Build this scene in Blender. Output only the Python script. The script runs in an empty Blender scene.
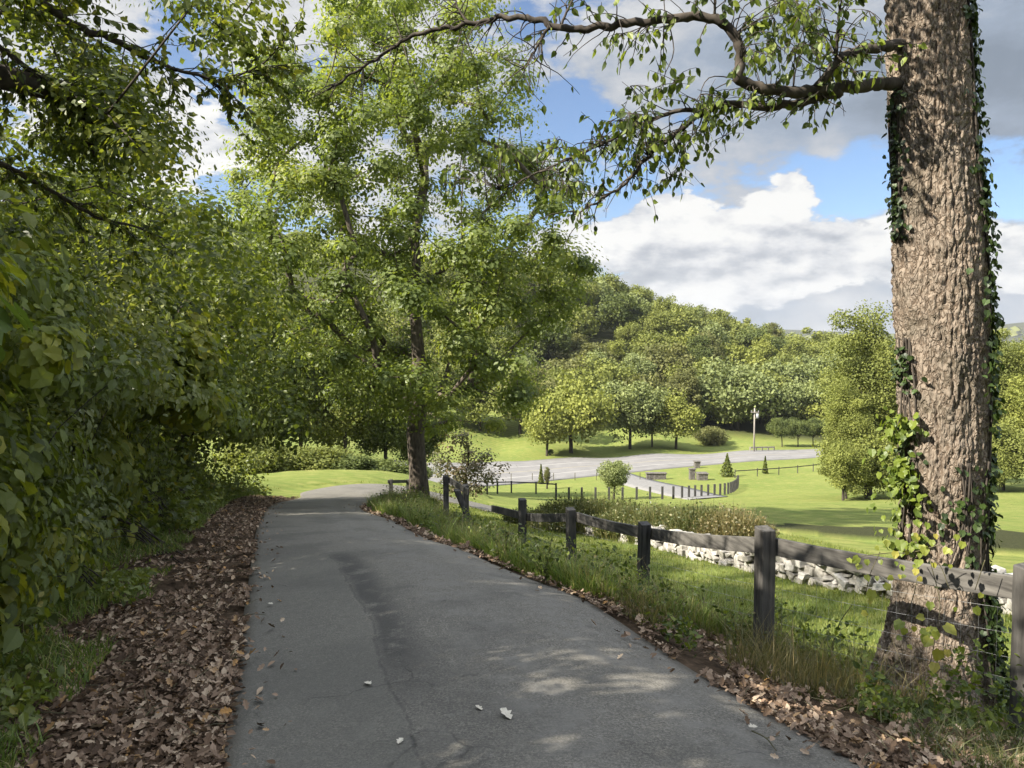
import bpy, math, random
import numpy as np
from mathutils import Vector, noise as mnoise
rnd = random.Random(7)
rs = np.random.RandomState(11)
R = math.radians
sc = bpy.context.scene
COL = sc.collection

# ------------------------------------------------------------------ camera
F = 760.0
PITCH = math.atan(34 / F)
cam = bpy.data.cameras.new('camera'); camo = bpy.data.objects.new('camera', cam); COL.objects.link(camo)
cam.sensor_width = 36; cam.lens = F / 1024 * 36
cam.clip_start = 0.05; cam.clip_end = 20000
camo.location = (0, 0, 0); camo.rotation_euler = (math.pi / 2 - PITCH, 0, 0)
sc.camera = camo
CP, SP = math.cos(PITCH), math.sin(PITCH)

def ray(px, py):
    cx, cy = (px - 512) / F, (384 - py) / F
    return np.array([cx, CP + cy * SP, -SP + cy * CP])

def P(px, py, Y):
    d = ray(px, py)
    return d * (Y / d[1])

# ------------------------------------------------------------------ light
SUN_DIR = Vector((-0.75, -0.38, 0.65)).normalized()      # towards the sun
sun = bpy.data.lights.new('sun', 'SUN'); suno = bpy.data.objects.new('sun', sun); COL.objects.link(suno)
sun.energy = 5.0; sun.angle = R(0.55); sun.color = (1.0, 0.93, 0.80)
suno.rotation_euler = (-SUN_DIR).to_track_quat('-Z', 'Y').to_euler()
suno.location = (-20, -15, 30)
sc.view_settings.view_transform = 'Standard'; sc.view_settings.look = 'None'
sc.view_settings.gamma = 1; sc.view_settings.use_curve_mapping = False
sc.view_settings.exposure = 1.68

class NT:
    def __init__(s, tree): s.t = tree; s.n = tree.nodes; s.l = tree.links
    def add(s, typ, ins=None, **kw):
        n = s.n.new(typ)
        for k, v in kw.items(): setattr(n, k, v)
        if ins:
            for k, v in ins.items():
                sk = n.inputs[k]
                if hasattr(v, 'is_output'): s.l.new(v, sk)
                else: sk.default_value = v
        return n
    def math(s, op, a, b=0.0, c=None, clamp=False):
        n = s.n.new('ShaderNodeMath'); n.operation = op; n.use_clamp = clamp
        for i, v in enumerate((a, b) if c is None else (a, b, c)):
            if hasattr(v, 'is_output'): s.l.new(v, n.inputs[i])
            else: n.inputs[i].default_value = v
        return n.outputs[0]
    def noise(s, vec, scale, detail=4, rough=0.5, dist=0.0):
        n = s.add('ShaderNodeTexNoise', {'Scale': scale, 'Detail': detail, 'Roughness': rough, 'Distortion': dist})
        if vec is not None: s.l.new(vec, n.inputs['Vector'])
        return n.outputs['Fac']
    def ramp(s, fac, stops, interp='LINEAR'):
        n = s.n.new('ShaderNodeValToRGB'); n.color_ramp.interpolation = interp
        e = n.color_ramp.elements
        while len(e) < len(stops): e.new(0.5)
        for i, (p, c) in enumerate(stops):
            e[i].position = p; e[i].color = (c[0], c[1], c[2], 1) if hasattr(c, '__len__') else (c, c, c, 1)
        s.l.new(fac, n.inputs[0]); return n.outputs[0]
    def mix(s, fac, a, b, mode='MIX'):
        n = s.n.new('ShaderNodeMix'); n.data_type = 'RGBA'; n.blend_type = mode
        for k, v in ((0, fac), (6, a), (7, b)):
            if hasattr(v, 'is_output'): s.l.new(v, n.inputs[k])
            else: n.inputs[k].default_value = v if k == 0 else (v[0], v[1], v[2], 1)
        return n.outputs[2]
    def mapr(s, v, a, b, c=0.0, d=1.0, smooth=True):
        n = s.n.new('ShaderNodeMapRange'); n.interpolation_type = 'SMOOTHSTEP' if smooth else 'LINEAR'
        s.l.new(v, n.inputs[0])
        for i, x in enumerate((a, b, c, d)): n.inputs[i + 1].default_value = x
        return n.outputs[0]

# ------------------------------------------------------------------ world: physical sky with cumulus
w = bpy.data.worlds.new('World'); sc.world = w; w.use_nodes = True
t = NT(w.node_tree); t.n.clear()
sky = t.add('ShaderNodeTexSky', sky_type='NISHITA', sun_disc=False)
sky.sun_elevation = math.asin(SUN_DIR.z); sky.sun_rotation = math.atan2(SUN_DIR.x, SUN_DIR.y)
sky.air_density = 1.0; sky.dust_density = 0.0; sky.ozone_density = 6.0
co = t.add('ShaderNodeTexCoord').outputs['Generated']
st = t.add('ShaderNodeMapping', {'Scale': (1, 1, 2.1)}); t.l.new(co, st.inputs[0])
pv = st.outputs[0]
def fbm(vec, sc_, det, ro=0.55, off=(0, 0, 0)):
    m = t.add('ShaderNodeMapping', {'Location': off}); t.l.new(vec, m.inputs[0])
    return t.noise(m.outputs[0], sc_, det, ro)
SO = (3.1, 1.7, 0.4)
def puff(off, det):
    m = t.add('ShaderNodeMapping', {'Location': off}); t.l.new(pv, m.inputs[0])
    wn = t.add('ShaderNodeTexNoise', {'Vector': m.outputs[0], 'Scale': 16.0, 'Detail': 3.0})
    ad = t.add('ShaderNodeVectorMath', {0: t.add('ShaderNodeVectorMath', {0: wn.outputs['Color'], 1: (.045, .045, .045)}, operation='MULTIPLY').outputs[0], 1: m.outputs[0]}, operation='ADD').outputs[0]
    v = t.add('ShaderNodeTexVoronoi', {'Vector': ad, 'Scale': 9.0, 'Detail': det, 'Roughness': .5}, feature='F1', normalize=True)
    f = fbm(m.outputs[0], 5.0, 8, .60, (1, 1, 1))
    return t.math('ADD', t.math('MULTIPLY', f, .65), t.math('MULTIPLY', t.math('SUBTRACT', 1, v.outputs['Distance']), .35))
n1 = puff(SO, 2.0)
n2 = puff((SO[0] + 0.010, SO[1], SO[2] - 0.022), 1.0)
big = fbm(pv, 2.3, 2, 0.5, (9, 2, 5))
mid = fbm(pv, 9.0, 8, 0.62, (4, 7, 1))
def blob(px, py, rx, amt, ry=None):
    ry = ry or rx
    d = ray(px, py); az = math.atan2(d[0], d[1]); el = math.atan2(d[2], math.hypot(d[0], d[1]))
    a = t.math('DIVIDE', t.math('SUBTRACT', AZ, az), rx / F)
    b = t.math('DIVIDE', t.math('SUBTRACT', EL, el), ry / F)
    r2 = t.math('ADD', t.math('MULTIPLY', a, a), t.math('MULTIPLY', b, b))
    return t.math('MULTIPLY', t.math('POWER', 2.718, t.math('MULTIPLY', r2, -1)), amt)
sx = t.add('ShaderNodeSeparateXYZ'); t.l.new(co, sx.inputs[0])
AZ = t.math('ARCTAN2', sx.outputs[0], sx.outputs[1]); EL = t.math('ARCSINE', sx.outputs[2])
# high grey layer
cov = t.math('ADD', t.math('MULTIPLY', mid, .8), t.math('MULTIPLY', big, 0.35))
for a in [(568, 122, 40, -.26, 30), (862, 176, 52, -.30, 34), (1040, 192, 60, -.24, 22), (620, 180, 60, -.1, 30), (195, 25, 40, -.2), (215, 110, 30, -.2, 40),
          (920, 70, 160, .34, 50), (690, 60, 110, .22, 34), (450, 40, 70, .1), (512, 330, 900, .30, 26)]:
    cov = t.math('ADD', cov, blob(*a))
alpha = t.mapr(cov, 0.48, 0.60)
sb = t.math('ADD', t.math('MULTIPLY', mid, 1.6), -.25)
for a in [(960, 80, 120, -.48, 60), (1010, 170, 60, -.25, 26), (840, 60, 90, -.10, 40), (700, 60, 110, -.06, 40), (480, 20, 150, .15, 60), (200, 60, 220, .25), (512, 322, 900, -.16, 16)]:
    sb = t.math('ADD', sb, blob(*a))
bcol = t.ramp(sb, [(0.0, (0.24, 0.30, 0.385)), (0.35, (0.36, 0.44, 0.56)), (0.65, (0.62, 0.65, 0.70)), (1.0, (0.92, .92, .92))])
# cumulus in front, bright tops and grey bases
cf = n1
for a in [(730, 250, 140, .29, 66), (800, 175, 36, .13, 26), (1020, 262, 75, .27, 46), (900, 260, 60, .2, 36), (400, 200, 260, .16, 110), (100, 120, 150, .16, 100), (568, 122, 46, -.2, 34), (862, 176, 26, -.2, 18), (780, 334, 500, -.2, 16), (930, 80, 130, -.2, 70)]:
    cf = t.math('ADD', cf, blob(*a))
fa = t.mapr(cf, 0.725, 0.755)
sf = t.math('ADD', t.math('MULTIPLY', t.math('SUBTRACT', n1, n2), 4.2), .70)
sf = t.math('ADD', sf, t.math('MULTIPLY', t.math('SUBTRACT', mid, .5), 1.5))
sf = t.math('SUBTRACT', sf, t.math('MULTIPLY', t.mapr(cf, .80, 1.15), .14))
for a in [(720, 262, 120, -.24, 16), (830, 236, 70, -.22, 12), (770, 195, 60, .25, 22), (640, 235, 40, .1, 20), (780, 290, 160, .08, 10)]:
    sf = t.math('ADD', sf, blob(*a))
fcol = t.ramp(sf, [(0.05, (0.36, 0.40, 0.47)), (0.38, (0.56, 0.595, 0.65)), (0.62, (0.86, 0.87, 0.89)), (0.85, (1.08, 1.07, 1.04))])
ccol = t.mix(fa, bcol, fcol)
alpha = t.math('MAXIMUM', alpha, fa)
bsky = t.add('ShaderNodeBackground', {'Color': sky.outputs[0], 'Strength': 0.050})
bcl = t.add('ShaderNodeBackground', {'Color': ccol, 'Strength': t.mapr(EL, .5, 1.0, .275, 1.4)})  # clouds high above the frame brightened, added fill light for the shaded ground
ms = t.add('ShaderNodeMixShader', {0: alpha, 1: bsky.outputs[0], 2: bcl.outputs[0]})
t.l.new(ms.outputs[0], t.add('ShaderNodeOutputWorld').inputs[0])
w.cycles.sampling_method = 'MANUAL'; w.cycles.sample_map_resolution = 1024

# ------------------------------------------------------------------ materials
def mat(name):
    m = bpy.data.materials.new(name); m.use_nodes = True
    k = NT(m.node_tree); k.n.clear()
    out = k.add('ShaderNodeOutputMaterial')
    return m, k, out

def pbr(k, out, col, rough=0.8, bump=None, bstr=0.5, bdist=0.02, spec=0.3):
    p = k.add('ShaderNodeBsdfPrincipled', {'Roughness': rough, 'Specular IOR Level': spec})
    if hasattr(col, 'is_output'): k.l.new(col, p.inputs['Base Color'])
    else: p.inputs['Base Color'].default_value = (*col, 1)
    if bump is not None:
        b = k.add('ShaderNodeBump', {'Strength': bstr, 'Distance': bdist, 'Height': bump})
        k.l.new(b.outputs[0], p.inputs['Normal'])
    k.l.new(p.outputs[0], out.inputs[0]); return p

def leaf_mat(name, stops, trans=0.4, rough=0.45, spec=0.35, tmul=(1.5, 1.5, 0.55)):
    """stops: colours picked by the per-leaf attribute 'tint'"""
    m, k, out = mat(name)
    a = k.add('ShaderNodeAttribute', attribute_name='tint').outputs['Fac']
    c = k.ramp(a, stops)
    p = k.add('ShaderNodeBsdfPrincipled', {'Base Color': c, 'Roughness': rough, 'Specular IOR Level': spec})
    tc = k.mix(1.0, c, tmul, 'MULTIPLY')
    tr = k.add('ShaderNodeBsdfTranslucent', {'Color': tc})
    mx = k.add('ShaderNodeMixShader', {0: trans, 1: p.outputs[0], 2: tr.outputs[0]})
    k.l.new(mx.outputs[0], out.inputs[0]); return m

def simple(name, c1, c2, scale=8, rough=0.85, bstr=0.4, bd=0.02, stretch=(1, 1, 1), coord='Object', spec=0.25):
    m, k, out = mat(name)
    v = k.add('ShaderNodeTexCoord').outputs[coord]
    mp = k.add('ShaderNodeMapping', {'Scale': stretch}); k.l.new(v, mp.inputs[0])
    n = k.noise(mp.outputs[0], scale, 6, 0.6)
    c = k.ramp(n, [(0.3, c1), (0.7, c2)])
    pbr(k, out, c, rough, n, bstr, bd, spec); return m

G = lambda r, g, b: (r, g, b)
M_OAK = leaf_mat('leaves_oak', [(0, G(.075, .104, .030)), (.45, G(.132, .170, .046)), (.8, G(.20, .235, .062)), (1, G(.29, .30, .085))], trans=.48)
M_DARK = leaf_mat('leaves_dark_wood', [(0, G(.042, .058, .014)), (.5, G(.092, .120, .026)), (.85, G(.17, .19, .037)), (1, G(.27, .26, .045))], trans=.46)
M_BUSH = leaf_mat('leaves_bush', [(0, G(.072, .094, .024)), (.45, G(.145, .182, .042)), (.85, G(.17, .205, .044)), (.97, G(.25, .26, .055)), (1, G(.32, .26, .06))], spec=0.5)
M_BUSH2 = leaf_mat('leaves_privet', [(0, G(.065, .088, .026)), (.5, G(.15, .18, .055)), (1, G(.28, .29, .10))], spec=.6)
M_BUSH3 = leaf_mat('leaves_maple_sapling', [(0, G(.085, .112, .020)), (.5, G(.18, .21, .034)), (1, G(.32, .30, .05))], trans=.5)
M_GRAPE = leaf_mat('leaves_grape', [(0, G(.080, .120, .034)), (.6, G(.140, .195, .045)), (.9, G(.23, .26, .055)), (1, G(.30, .24, .06))], spec=0.5)
M_YELLOW = leaf_mat('leaves_yellow', [(0, G(.13, .17, .03)), (.6, G(.24, .26, .045)), (1, G(.33, .28, .06))])
M_HACK = leaf_mat('leaves_hackberry', [(0, G(.038, .058, .014)), (.5, G(.080, .112, .024)), (1, G(.19, .23, .038))])
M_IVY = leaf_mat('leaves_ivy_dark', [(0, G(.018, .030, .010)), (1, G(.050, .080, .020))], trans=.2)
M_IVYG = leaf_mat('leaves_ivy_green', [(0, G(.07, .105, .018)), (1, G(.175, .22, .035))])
M_LITTER = leaf_mat('fallen_leaves', [(0, G(.060, .040, .027)), (.4, G(.155, .103, .068)), (.75, G(.28, .20, .142)), (.93, G(.46, .36, .26)), (1, G(.36, .20, .07))], trans=.12, rough=.75, spec=.15, tmul=(1, 1, .8))
M_GRASS = leaf_mat('grass_blades', [(0, G(.065, .105, .025)), (.5, G(.12, .18, .038)), (.85, G(.19, .24, .055)), (1, G(.34, .30, .13))], trans=.35)
M_DRY = leaf_mat('dry_grass', [(0, G(.08, .08, .036)), (.5, G(.15, .138, .062)), (1, G(.27, .21, .11))], trans=.3)
M_DRYG = leaf_mat('dry_green_shrub', [(0, G(.042, .060, .020)), (.5, G(.090, .105, .036)), (1, G(.19, .17, .08))], trans=.3)
M_PURP = leaf_mat('dogwood_leaves', [(0, G(.05, .06, .03)), (.5, G(.12, .12, .06)), (1, G(.24, .16, .11))], trans=.3)
FAR = []
for i, (a, b) in enumerate([((.095, .115, .032), (.215, .230, .062)), ((.11, .130, .036), (.25, .268, .07)), ((.060, .082, .028), (.145, .170, .052)),
                            ((.105, .130, .050), (.25, .28, .115)), ((.085, .095, .035), (.19, .19, .070)), ((.13, .150, .036), (.275, .29, .072))]):
    FAR.append(leaf_mat('far_leaves_%s' % ['green', 'yellow_green', 'dark', 'grey_green', 'brown', 'gold'][i], [(0, a), (1, b)], trans=.3, rough=.7, spec=.15, tmul=(1.3, 1.3, .6)))
M_BARK = simple('bark_brown', (.045, .036, .028), (.15, .125, .10), 14, .95, .8, .03, (1, 1, .25))
M_BARKD = simple('bark_dark', (.022, .018, .015), (.075, .062, .050), 10, .95, .6, .02, (1, 1, .4))
M_POST = simple('wood_black_stain', (.016, .016, .016), (.075, .072, .068), 20, .8, .6, .01, (1, 1, .12))
M_POSTG = simple('wood_weathered_grey', (.022, .020, .018), (.115, .108, .098), 18, .85, .6, .01, (1, 1, .10))
M_RAIL = simple('rail_weathered_grey', (.026, .024, .022), (.145, .136, .122), 14, .85, .6, .01, (.15, .15, 1.4))
M_WIRE = simple('wire_galvanised', (.15, .15, .15), (.3, .3, .29), 30, .5)
M_STEM = simple('stem', (.05, .045, .03), (.11, .10, .05), 10)
M_POLE = simple('pole_pale_wood', (.19, .17, .15), (.30, .27, .24), 3, .85, .2, .02, (1, 1, .1))
M_METAL = simple('grey_metal', (.25, .26, .27), (.34, .35, .36), 4, .5)
M_WHITE = simple('white_petal', (.7, .7, .68), (.8, .8, .78), 4)

def stone_mat():
    m, k, out = mat('limestone')
    v = k.add('ShaderNodeTexCoord').outputs['Object']
    a = k.add('ShaderNodeAttribute', attribute_name='tint').outputs['Fac']
    n = k.noise(v, 9, 6, .6)
    c = k.mix(.5, k.ramp(a, [(0, (.16, .145, .125)), (.5, (.30, .28, .25)), (1, (.48, .46, .43))]), k.ramp(n, [(.35, (.11, .105, .09)), (.62, (.45, .43, .40))]))
    pbr(k, out, c, .9, n, .6, .03); return m
M_STONE = stone_mat()
M_FIELD = simple('grey_fieldstone', (.05, .047, .044), (.17, .155, .14), 5, .9, .5)

# ------------------------------------------------------------------ object helpers
def tag(o, label=None, cat=None, group=None, kind=None):
    if label: o['label'] = label
    if cat: o['category'] = cat
    if group: o['group'] = group
    if kind: o['kind'] = kind
    return o
def empty(name, loc, label, cat, group=None):
    o = bpy.data.objects.new(name, None); COL.objects.link(o)
    o.location = tuple(float(x) for x in loc); o.empty_display_size = .2
    return tag(o, label, cat, group)
def obj(name, me, m, parent=None, world=True):
    """me is built in world coordinates; a parented mesh is shifted to the parent's origin"""
    o = bpy.data.objects.new(name, me); COL.objects.link(o)
    if m is not None: me.materials.append(m)
    if parent is not None:
        o.parent = parent
        if world:
            L = parent.location.copy(); q = parent
            while q.parent: q = q.parent; L += q.location
            n = len(me.vertices); a = np.empty(n * 3, 'f'); me.vertices.foreach_get('co', a)
            a = a.reshape(-1, 3) - np.array(L, 'f'); me.vertices.foreach_set('co', a.ravel()); me.update()
    return o

def mesh_np(name, V, loops, sizes, tint=None, smooth=False):
    me = bpy.data.meshes.new(name)
    V = np.ascontiguousarray(V, 'f'); loops = np.ascontiguousarray(loops, 'i').ravel(); sizes = np.ascontiguousarray(sizes, 'i')
    me.vertices.add(len(V)); me.vertices.foreach_set('co', V.ravel())
    me.loops.add(len(loops)); me.loops.foreach_set('vertex_index', loops)
    me.polygons.add(len(sizes)); st_ = np.zeros(len(sizes), 'i'); st_[1:] = np.cumsum(sizes)[:-1]
    me.polygons.foreach_set('loop_start', st_); me.polygons.foreach_set('loop_total', sizes)
    me.polygons.foreach_set('use_smooth', np.full(len(sizes), smooth, bool))
    if tint is not None:
        at = me.attributes.new('tint', 'FLOAT', 'POINT'); at.data.foreach_set('value', np.ascontiguousarray(tint, 'f'))
    me.update(calc_edges=True); me.validate()
    return me

# leaf templates: (verts (n,3) with length along +y, faces)
TEMPL = {
    'quad': (np.array([[0, -.5, 0], [.36, 0, .06], [0, .5, 0], [-.36, 0, .06]]), [[0, 1, 2], [0, 2, 3]]),
    'oval': (np.array([[0, 0, 0], [.26, .25, .05], [.27, .55, .03], [0, 1, -.10], [-.27, .55, .03], [-.26, .25, .05], [0, .5, -.02]]),
             [[0, 1, 6], [1, 2, 6], [2, 3, 6], [3, 4, 6], [4, 5, 6], [5, 0, 6]]),
    'maple': (np.array([[0, 0, 0], [.30, -.08, .05], [.42, .16, .03], [.52, .42, .05], [.38, .60, .02], [.28, .80, .02], [0, 1.05, -.12],
                        [-.28, .80, .02], [-.38, .60, .02], [-.52, .42, .05], [-.42, .16, .03], [-.30, -.08, .05], [0, .45, -.04]]),
              [[12, i, i + 1] for i in range(0, 11)] + [[12, 11, 0]]),
    'litter': (np.array([[0, 0, .0], [.22, .2, .10], [.15, .35, .07], [.34, .5, .18], [.18, .65, .09], [.2, .85, .16], [0, 1, .10],
                         [-.2, .85, .16], [-.18, .65, .09], [-.34, .5, .18], [-.15, .35, .07], [-.22, .2, .10], [0, .5, 0]]),
               [[12, i, i + 1] for i in range(0, 11)] + [[12, 11, 0]]),
}
def leaves_mesh(name, pts, size, templ='quad', normal=None, tilt=0.6, tint=None, sizevar=.35, seed=1, direc=None):
    """pts (N,3). normal: (N,3) preferred normals (default up) blended with a random direction by tilt"""
    r = np.random.RandomState(seed); N = len(pts)
    T, Fc = TEMPL[templ]
    nr = r.normal(size=(N, 3)); nr /= np.linalg.norm(nr, axis=1)[:, None]
    base = np.tile([0, 0, 1.0], (N, 1)) if normal is None else normal
    nn = base * (1 - tilt) + nr * tilt; nn /= np.linalg.norm(nn, axis=1)[:, None] + 1e-9
    d = r.normal(size=(N, 3)) if direc is None else direc + r.normal(size=(N, 3)) * .35
    d -= nn * np.sum(d * nn, 1)[:, None]; d /= np.linalg.norm(d, axis=1)[:, None] + 1e-9
    sdir = np.cross(d, nn)
    s = (size if np.ndim(size) else np.full(N, size)) * (1 + sizevar * (r.rand(N) * 2 - 1))
    V = (T[None, :, 0, None] * sdir[:, None] + T[None, :, 1, None] * d[:, None] + T[None, :, 2, None] * nn[:, None]) * s[:, None, None] + pts[:, None]
    fa = np.array(Fc); k = len(T)
    L = (fa[None] + (np.arange(N) * k)[:, None, None]).reshape(-1)
    tn = r.rand(N) if tint is None else tint
    return mesh_np(name, V.reshape(-1, 3), L, np.full(len(fa) * N, fa.shape[1]), np.repeat(np.clip(tn, 0, 1), k))

class Geo:
    """collects polygons for one mesh"""
    def __init__(s): s.v = []; s.f = []; s.t = []
    def tube(s, pts, rad, sides=6, cap=True, jit=0):
        pts = np.asarray(pts, float); n = len(pts)
        if n < 2: return
        tg = np.gradient(pts, axis=0); tg /= np.linalg.norm(tg, axis=1)[:, None] + 1e-9
        up = np.array([.31, .17, .93]) if abs(tg[0][2]) < .8 else np.array([.9, .3, .1])
        a = np.cross(tg[0], up); a /= np.linalg.norm(a)
        b0 = len(s.v); ang = np.arange(sides) * 2 * math.pi / sides
        for i in range(n):
            a = a - tg[i] * np.dot(a, tg[i]); a /= np.linalg.norm(a) + 1e-9
            b = np.cross(tg[i], a)
            for q in ang:
                rr = rad[i] * (1 + (rnd.random() - .5) * jit)
                s.v.append(pts[i] + (a * math.cos(q) + b * math.sin(q)) * rr)
        for i in range(n - 1):
            for j in range(sides):
                k = (j + 1) % sides
                s.f.append((b0 + i * sides + j, b0 + i * sides + k, b0 + (i + 1) * sides + k, b0 + (i + 1) * sides + j))
        if cap:
            s.f.append(tuple(b0 + j for j in reversed(range(sides)))); s.f.append(tuple(b0 + (n - 1) * sides + j for j in range(sides)))
    def box(s, c, size, ax=None, jit=0, tint=None):
        """ax: 3 unit vectors"""
        ax = np.eye(3) if ax is None else np.asarray(ax); b0 = len(s.v)
        for dx in (-.5, .5):
            for dy in (-.5, .5):
                for dz in (-.5, .5):
                    j = np.array([rnd.uniform(-jit, jit) for _ in range(3)])
                    s.v.append(np.asarray(c, float) + ax[0] * dx * size[0] + ax[1] * dy * size[1] + ax[2] * dz * size[2] + j)
                    if tint is not None: s.t.append(tint)
        for f in ((0, 1, 3, 2), (4, 6, 7, 5), (0, 4, 5, 1), (2, 3, 7, 6), (0, 2, 6, 4), (1, 5, 7, 3)): s.f.append(tuple(b0 + i for i in f))
    def mesh(s, name, smooth=False):
        return mesh_np(name, np.array(s.v), np.array([i for f in s.f for i in f]), np.array([len(f) for f in s.f]), np.array(s.t) if s.t else None, smooth)
def bevel(o, wd=.006, seg=2):
    m = o.modifiers.new('bevel', 'BEVEL'); m.width = wd; m.segments = seg; m.limit_method = 'ANGLE'; return o

# ------------------------------------------------------------------ terrain height function
def cp(px, py, Y): return tuple(P(px, py, Y))
LEFT_E = [(190, 900, 2.55), (217, 768, 3.56), (246, 600, 7.0), (253, 550, 10.3), (260, 520, 15.5), (272, 505, 21), (300, 497.5, 27)]
RIGHT_E = [(1100, 900, 2.55), (870, 768, 3.56), (585, 600, 7.0), (464, 550, 10.3), (396, 522, 15.5), (362, 508, 21), (388, 499, 27)]
ctrl = [cp(*a) for a in LEFT_E + RIGHT_E]
ctrl += [(-.1, 0, -1.6), (2.9, 0, -1.75), (-.6, 0, -1.55)]
ctrl += [(3.12, 4.7, -2.46), (2.22, 6.6, -2.76), (3.6, 6.3, -3.0), (1.7, 9.8, -3.42), (.96, 12, -3.72), (.2, 14.5, -4.02), (-.7, 17, -4.2)]
ctrl += [cp(*a) for a in [(1012, 612, 9.5), (760, 571, 14.5), (654, 546, 19.5), (580, 534, 24), (1100, 620, 9), (500, 518, 30), (450, 512, 27), (420, 504, 23),
        (290, 492, 31), (390, 491, 33), (290, 474, 46), (400, 476, 46), (200, 480, 42),
        (950, 565, 17), (950, 531, 28), (850, 520, 34), (700, 512, 36), (600, 508, 40), (500, 502, 48), (900, 503, 55), (1020, 492, 68), (740, 493, 78), (470, 493, 72), (600, 495, 78),
        (500, 478.5, 103), (700, 468, 112), (850, 461, 120), (1020, 466, 118), (430, 482, 98),
        (600, 473.4, 107.4), (775, 464.6, 116), (925, 457.5, 124), (575, 459, 127), (740, 453.3, 136), (500, 461, 124), (650, 456.3, 131), (850, 449, 142), (440, 463, 118), (500, 453, 137), (600, 448, 146), (700, 441, 160), (840, 442, 162), (430, 452, 130), (1000, 452, 150)]]
ctrl += [(-6, 3, -1.5), (-9, 8, -1.6), (-15, 10, -.6), (-14, 20, -2.4), (-30, 45, -5), (-25, 25, -2.2), (-40, 90, -13), (-80, 100, -9), (-60, 60, -6),
         (0, -5, -1.15), (0, -15, -.4), (-10, -10, .4), (10, -10, -2), (8, 0, -3.0), (30, 0, -5.5), (60, 30, -9.5), (100, 80, -15.5), (60, -40, -5), (-60, 0, 0), (0, -100, 4),
         (30, 262, 13), (5, 255, 19), (-60, 240, 15), (71, 265, 0), (109, 270, -7), (170, 280, -10), (-150, 200, 12), (20, 178, -14), (60, 178, -18), (110, 175, -19), (-25, 165, -8),
         (40, 215, -2), (0, 205, 4), (80, 220, -11), (30, 420, 5), (150, 450, -16), (320, 400, -16), (250, 150, -17), (0, 1200, -16), (1200, 1000, -20), (1200, -500, -20), (-900, 500, -10), (0, -900, 0)]
CT = np.array(ctrl)
def warp(x, y):
    r = np.sqrt(x * x + y * y) + 1e-6; k = np.log1p(r / 5) / r
    return x * k, y * k
def tps(r2): return .5 * r2 * np.log(r2 + 1e-9)
_wx, _wy = warp(CT[:, 0], CT[:, 1]); _den = np.sqrt(CT[:, 0]**2 + CT[:, 1]**2 + 25)
_n = len(CT); A = np.zeros((_n + 3, _n + 3))
A[:_n, :_n] = tps((_wx[:, None] - _wx)**2 + (_wy[:, None] - _wy)**2) + np.eye(_n) * 2e-4
A[:_n, _n] = 1; A[:_n, _n + 1] = _wx; A[:_n, _n + 2] = _wy; A[_n:, :_n] = A[:_n, _n:].T
_sol = np.linalg.solve(A, np.r_[CT[:, 2] / _den, 0, 0, 0])
def zf(x, y):
    x = np.atleast_1d(np.asarray(x, float)); y = np.atleast_1d(np.asarray(y, float)); out = np.empty(x.shape)
    fx, fy = x.ravel(), y.ravel(); o = np.empty(len(fx))
    for i in range(0, len(fx), 20000):
        a, b = warp(fx[i:i + 20000], fy[i:i + 20000])
        v = tps((a[:, None] - _wx)**2 + (b[:, None] - _wy)**2) @ _sol[:_n] + _sol[_n] + _sol[_n + 1] * a + _sol[_n + 2] * b
        xx, yy = fx[i:i + 20000], fy[i:i + 20000]; r = np.sqrt(xx**2 + yy**2)
        z = v * np.sqrt(xx**2 + yy**2 + 25)
        far = np.clip((r - 600) / 900, 0, 1); z = z * (1 - far) + (-19) * far
        az = np.arctan2(xx, yy)
        z = z + np.exp(-((r - 3600) / 420)**2) * (118 + 22 * np.sin(az * 9 + 1) + 10 * np.sin(az * 23))
        o[i:i + 20000] = z
    return o.reshape(x.shape)
def z1(x, y): return float(zf(x, y)[0])
def hit(px, py, y0=2.0, y1=600.0):
    d = ray(px, py); Ys = np.exp(np.linspace(math.log(y0), math.log(y1), 1200)); x = d[0] / d[1] * Ys
    zz = d[2] / d[1] * Ys; g = zf(x, Ys); k = np.where(zz <= g)[0]
    i = k[0] if len(k) else len(Ys) - 1
    return np.array([x[i], Ys[i], float(g[i])])

def spline(pts, n):
    pts = np.asarray(pts, float); m = len(pts); tt = np.r_[0, np.cumsum(np.linalg.norm(np.diff(pts, axis=0), axis=1))]
    T = np.linspace(0, tt[-1], n); out = np.zeros((n, pts.shape[1])); tan = np.gradient(pts, tt, axis=0)
    for i, q in enumerate(T):
        k = min(max(np.searchsorted(tt, q) - 1, 0), m - 2); h = tt[k + 1] - tt[k]; s = (q - tt[k]) / h
        out[i] = (2*s**3 - 3*s**2 + 1) * pts[k] + (s**3 - 2*s**2 + s) * h * tan[k] + (-2*s**3 + 3*s**2) * pts[k + 1] + (s**3 - s**2) * h * tan[k + 1]
    return out

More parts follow.
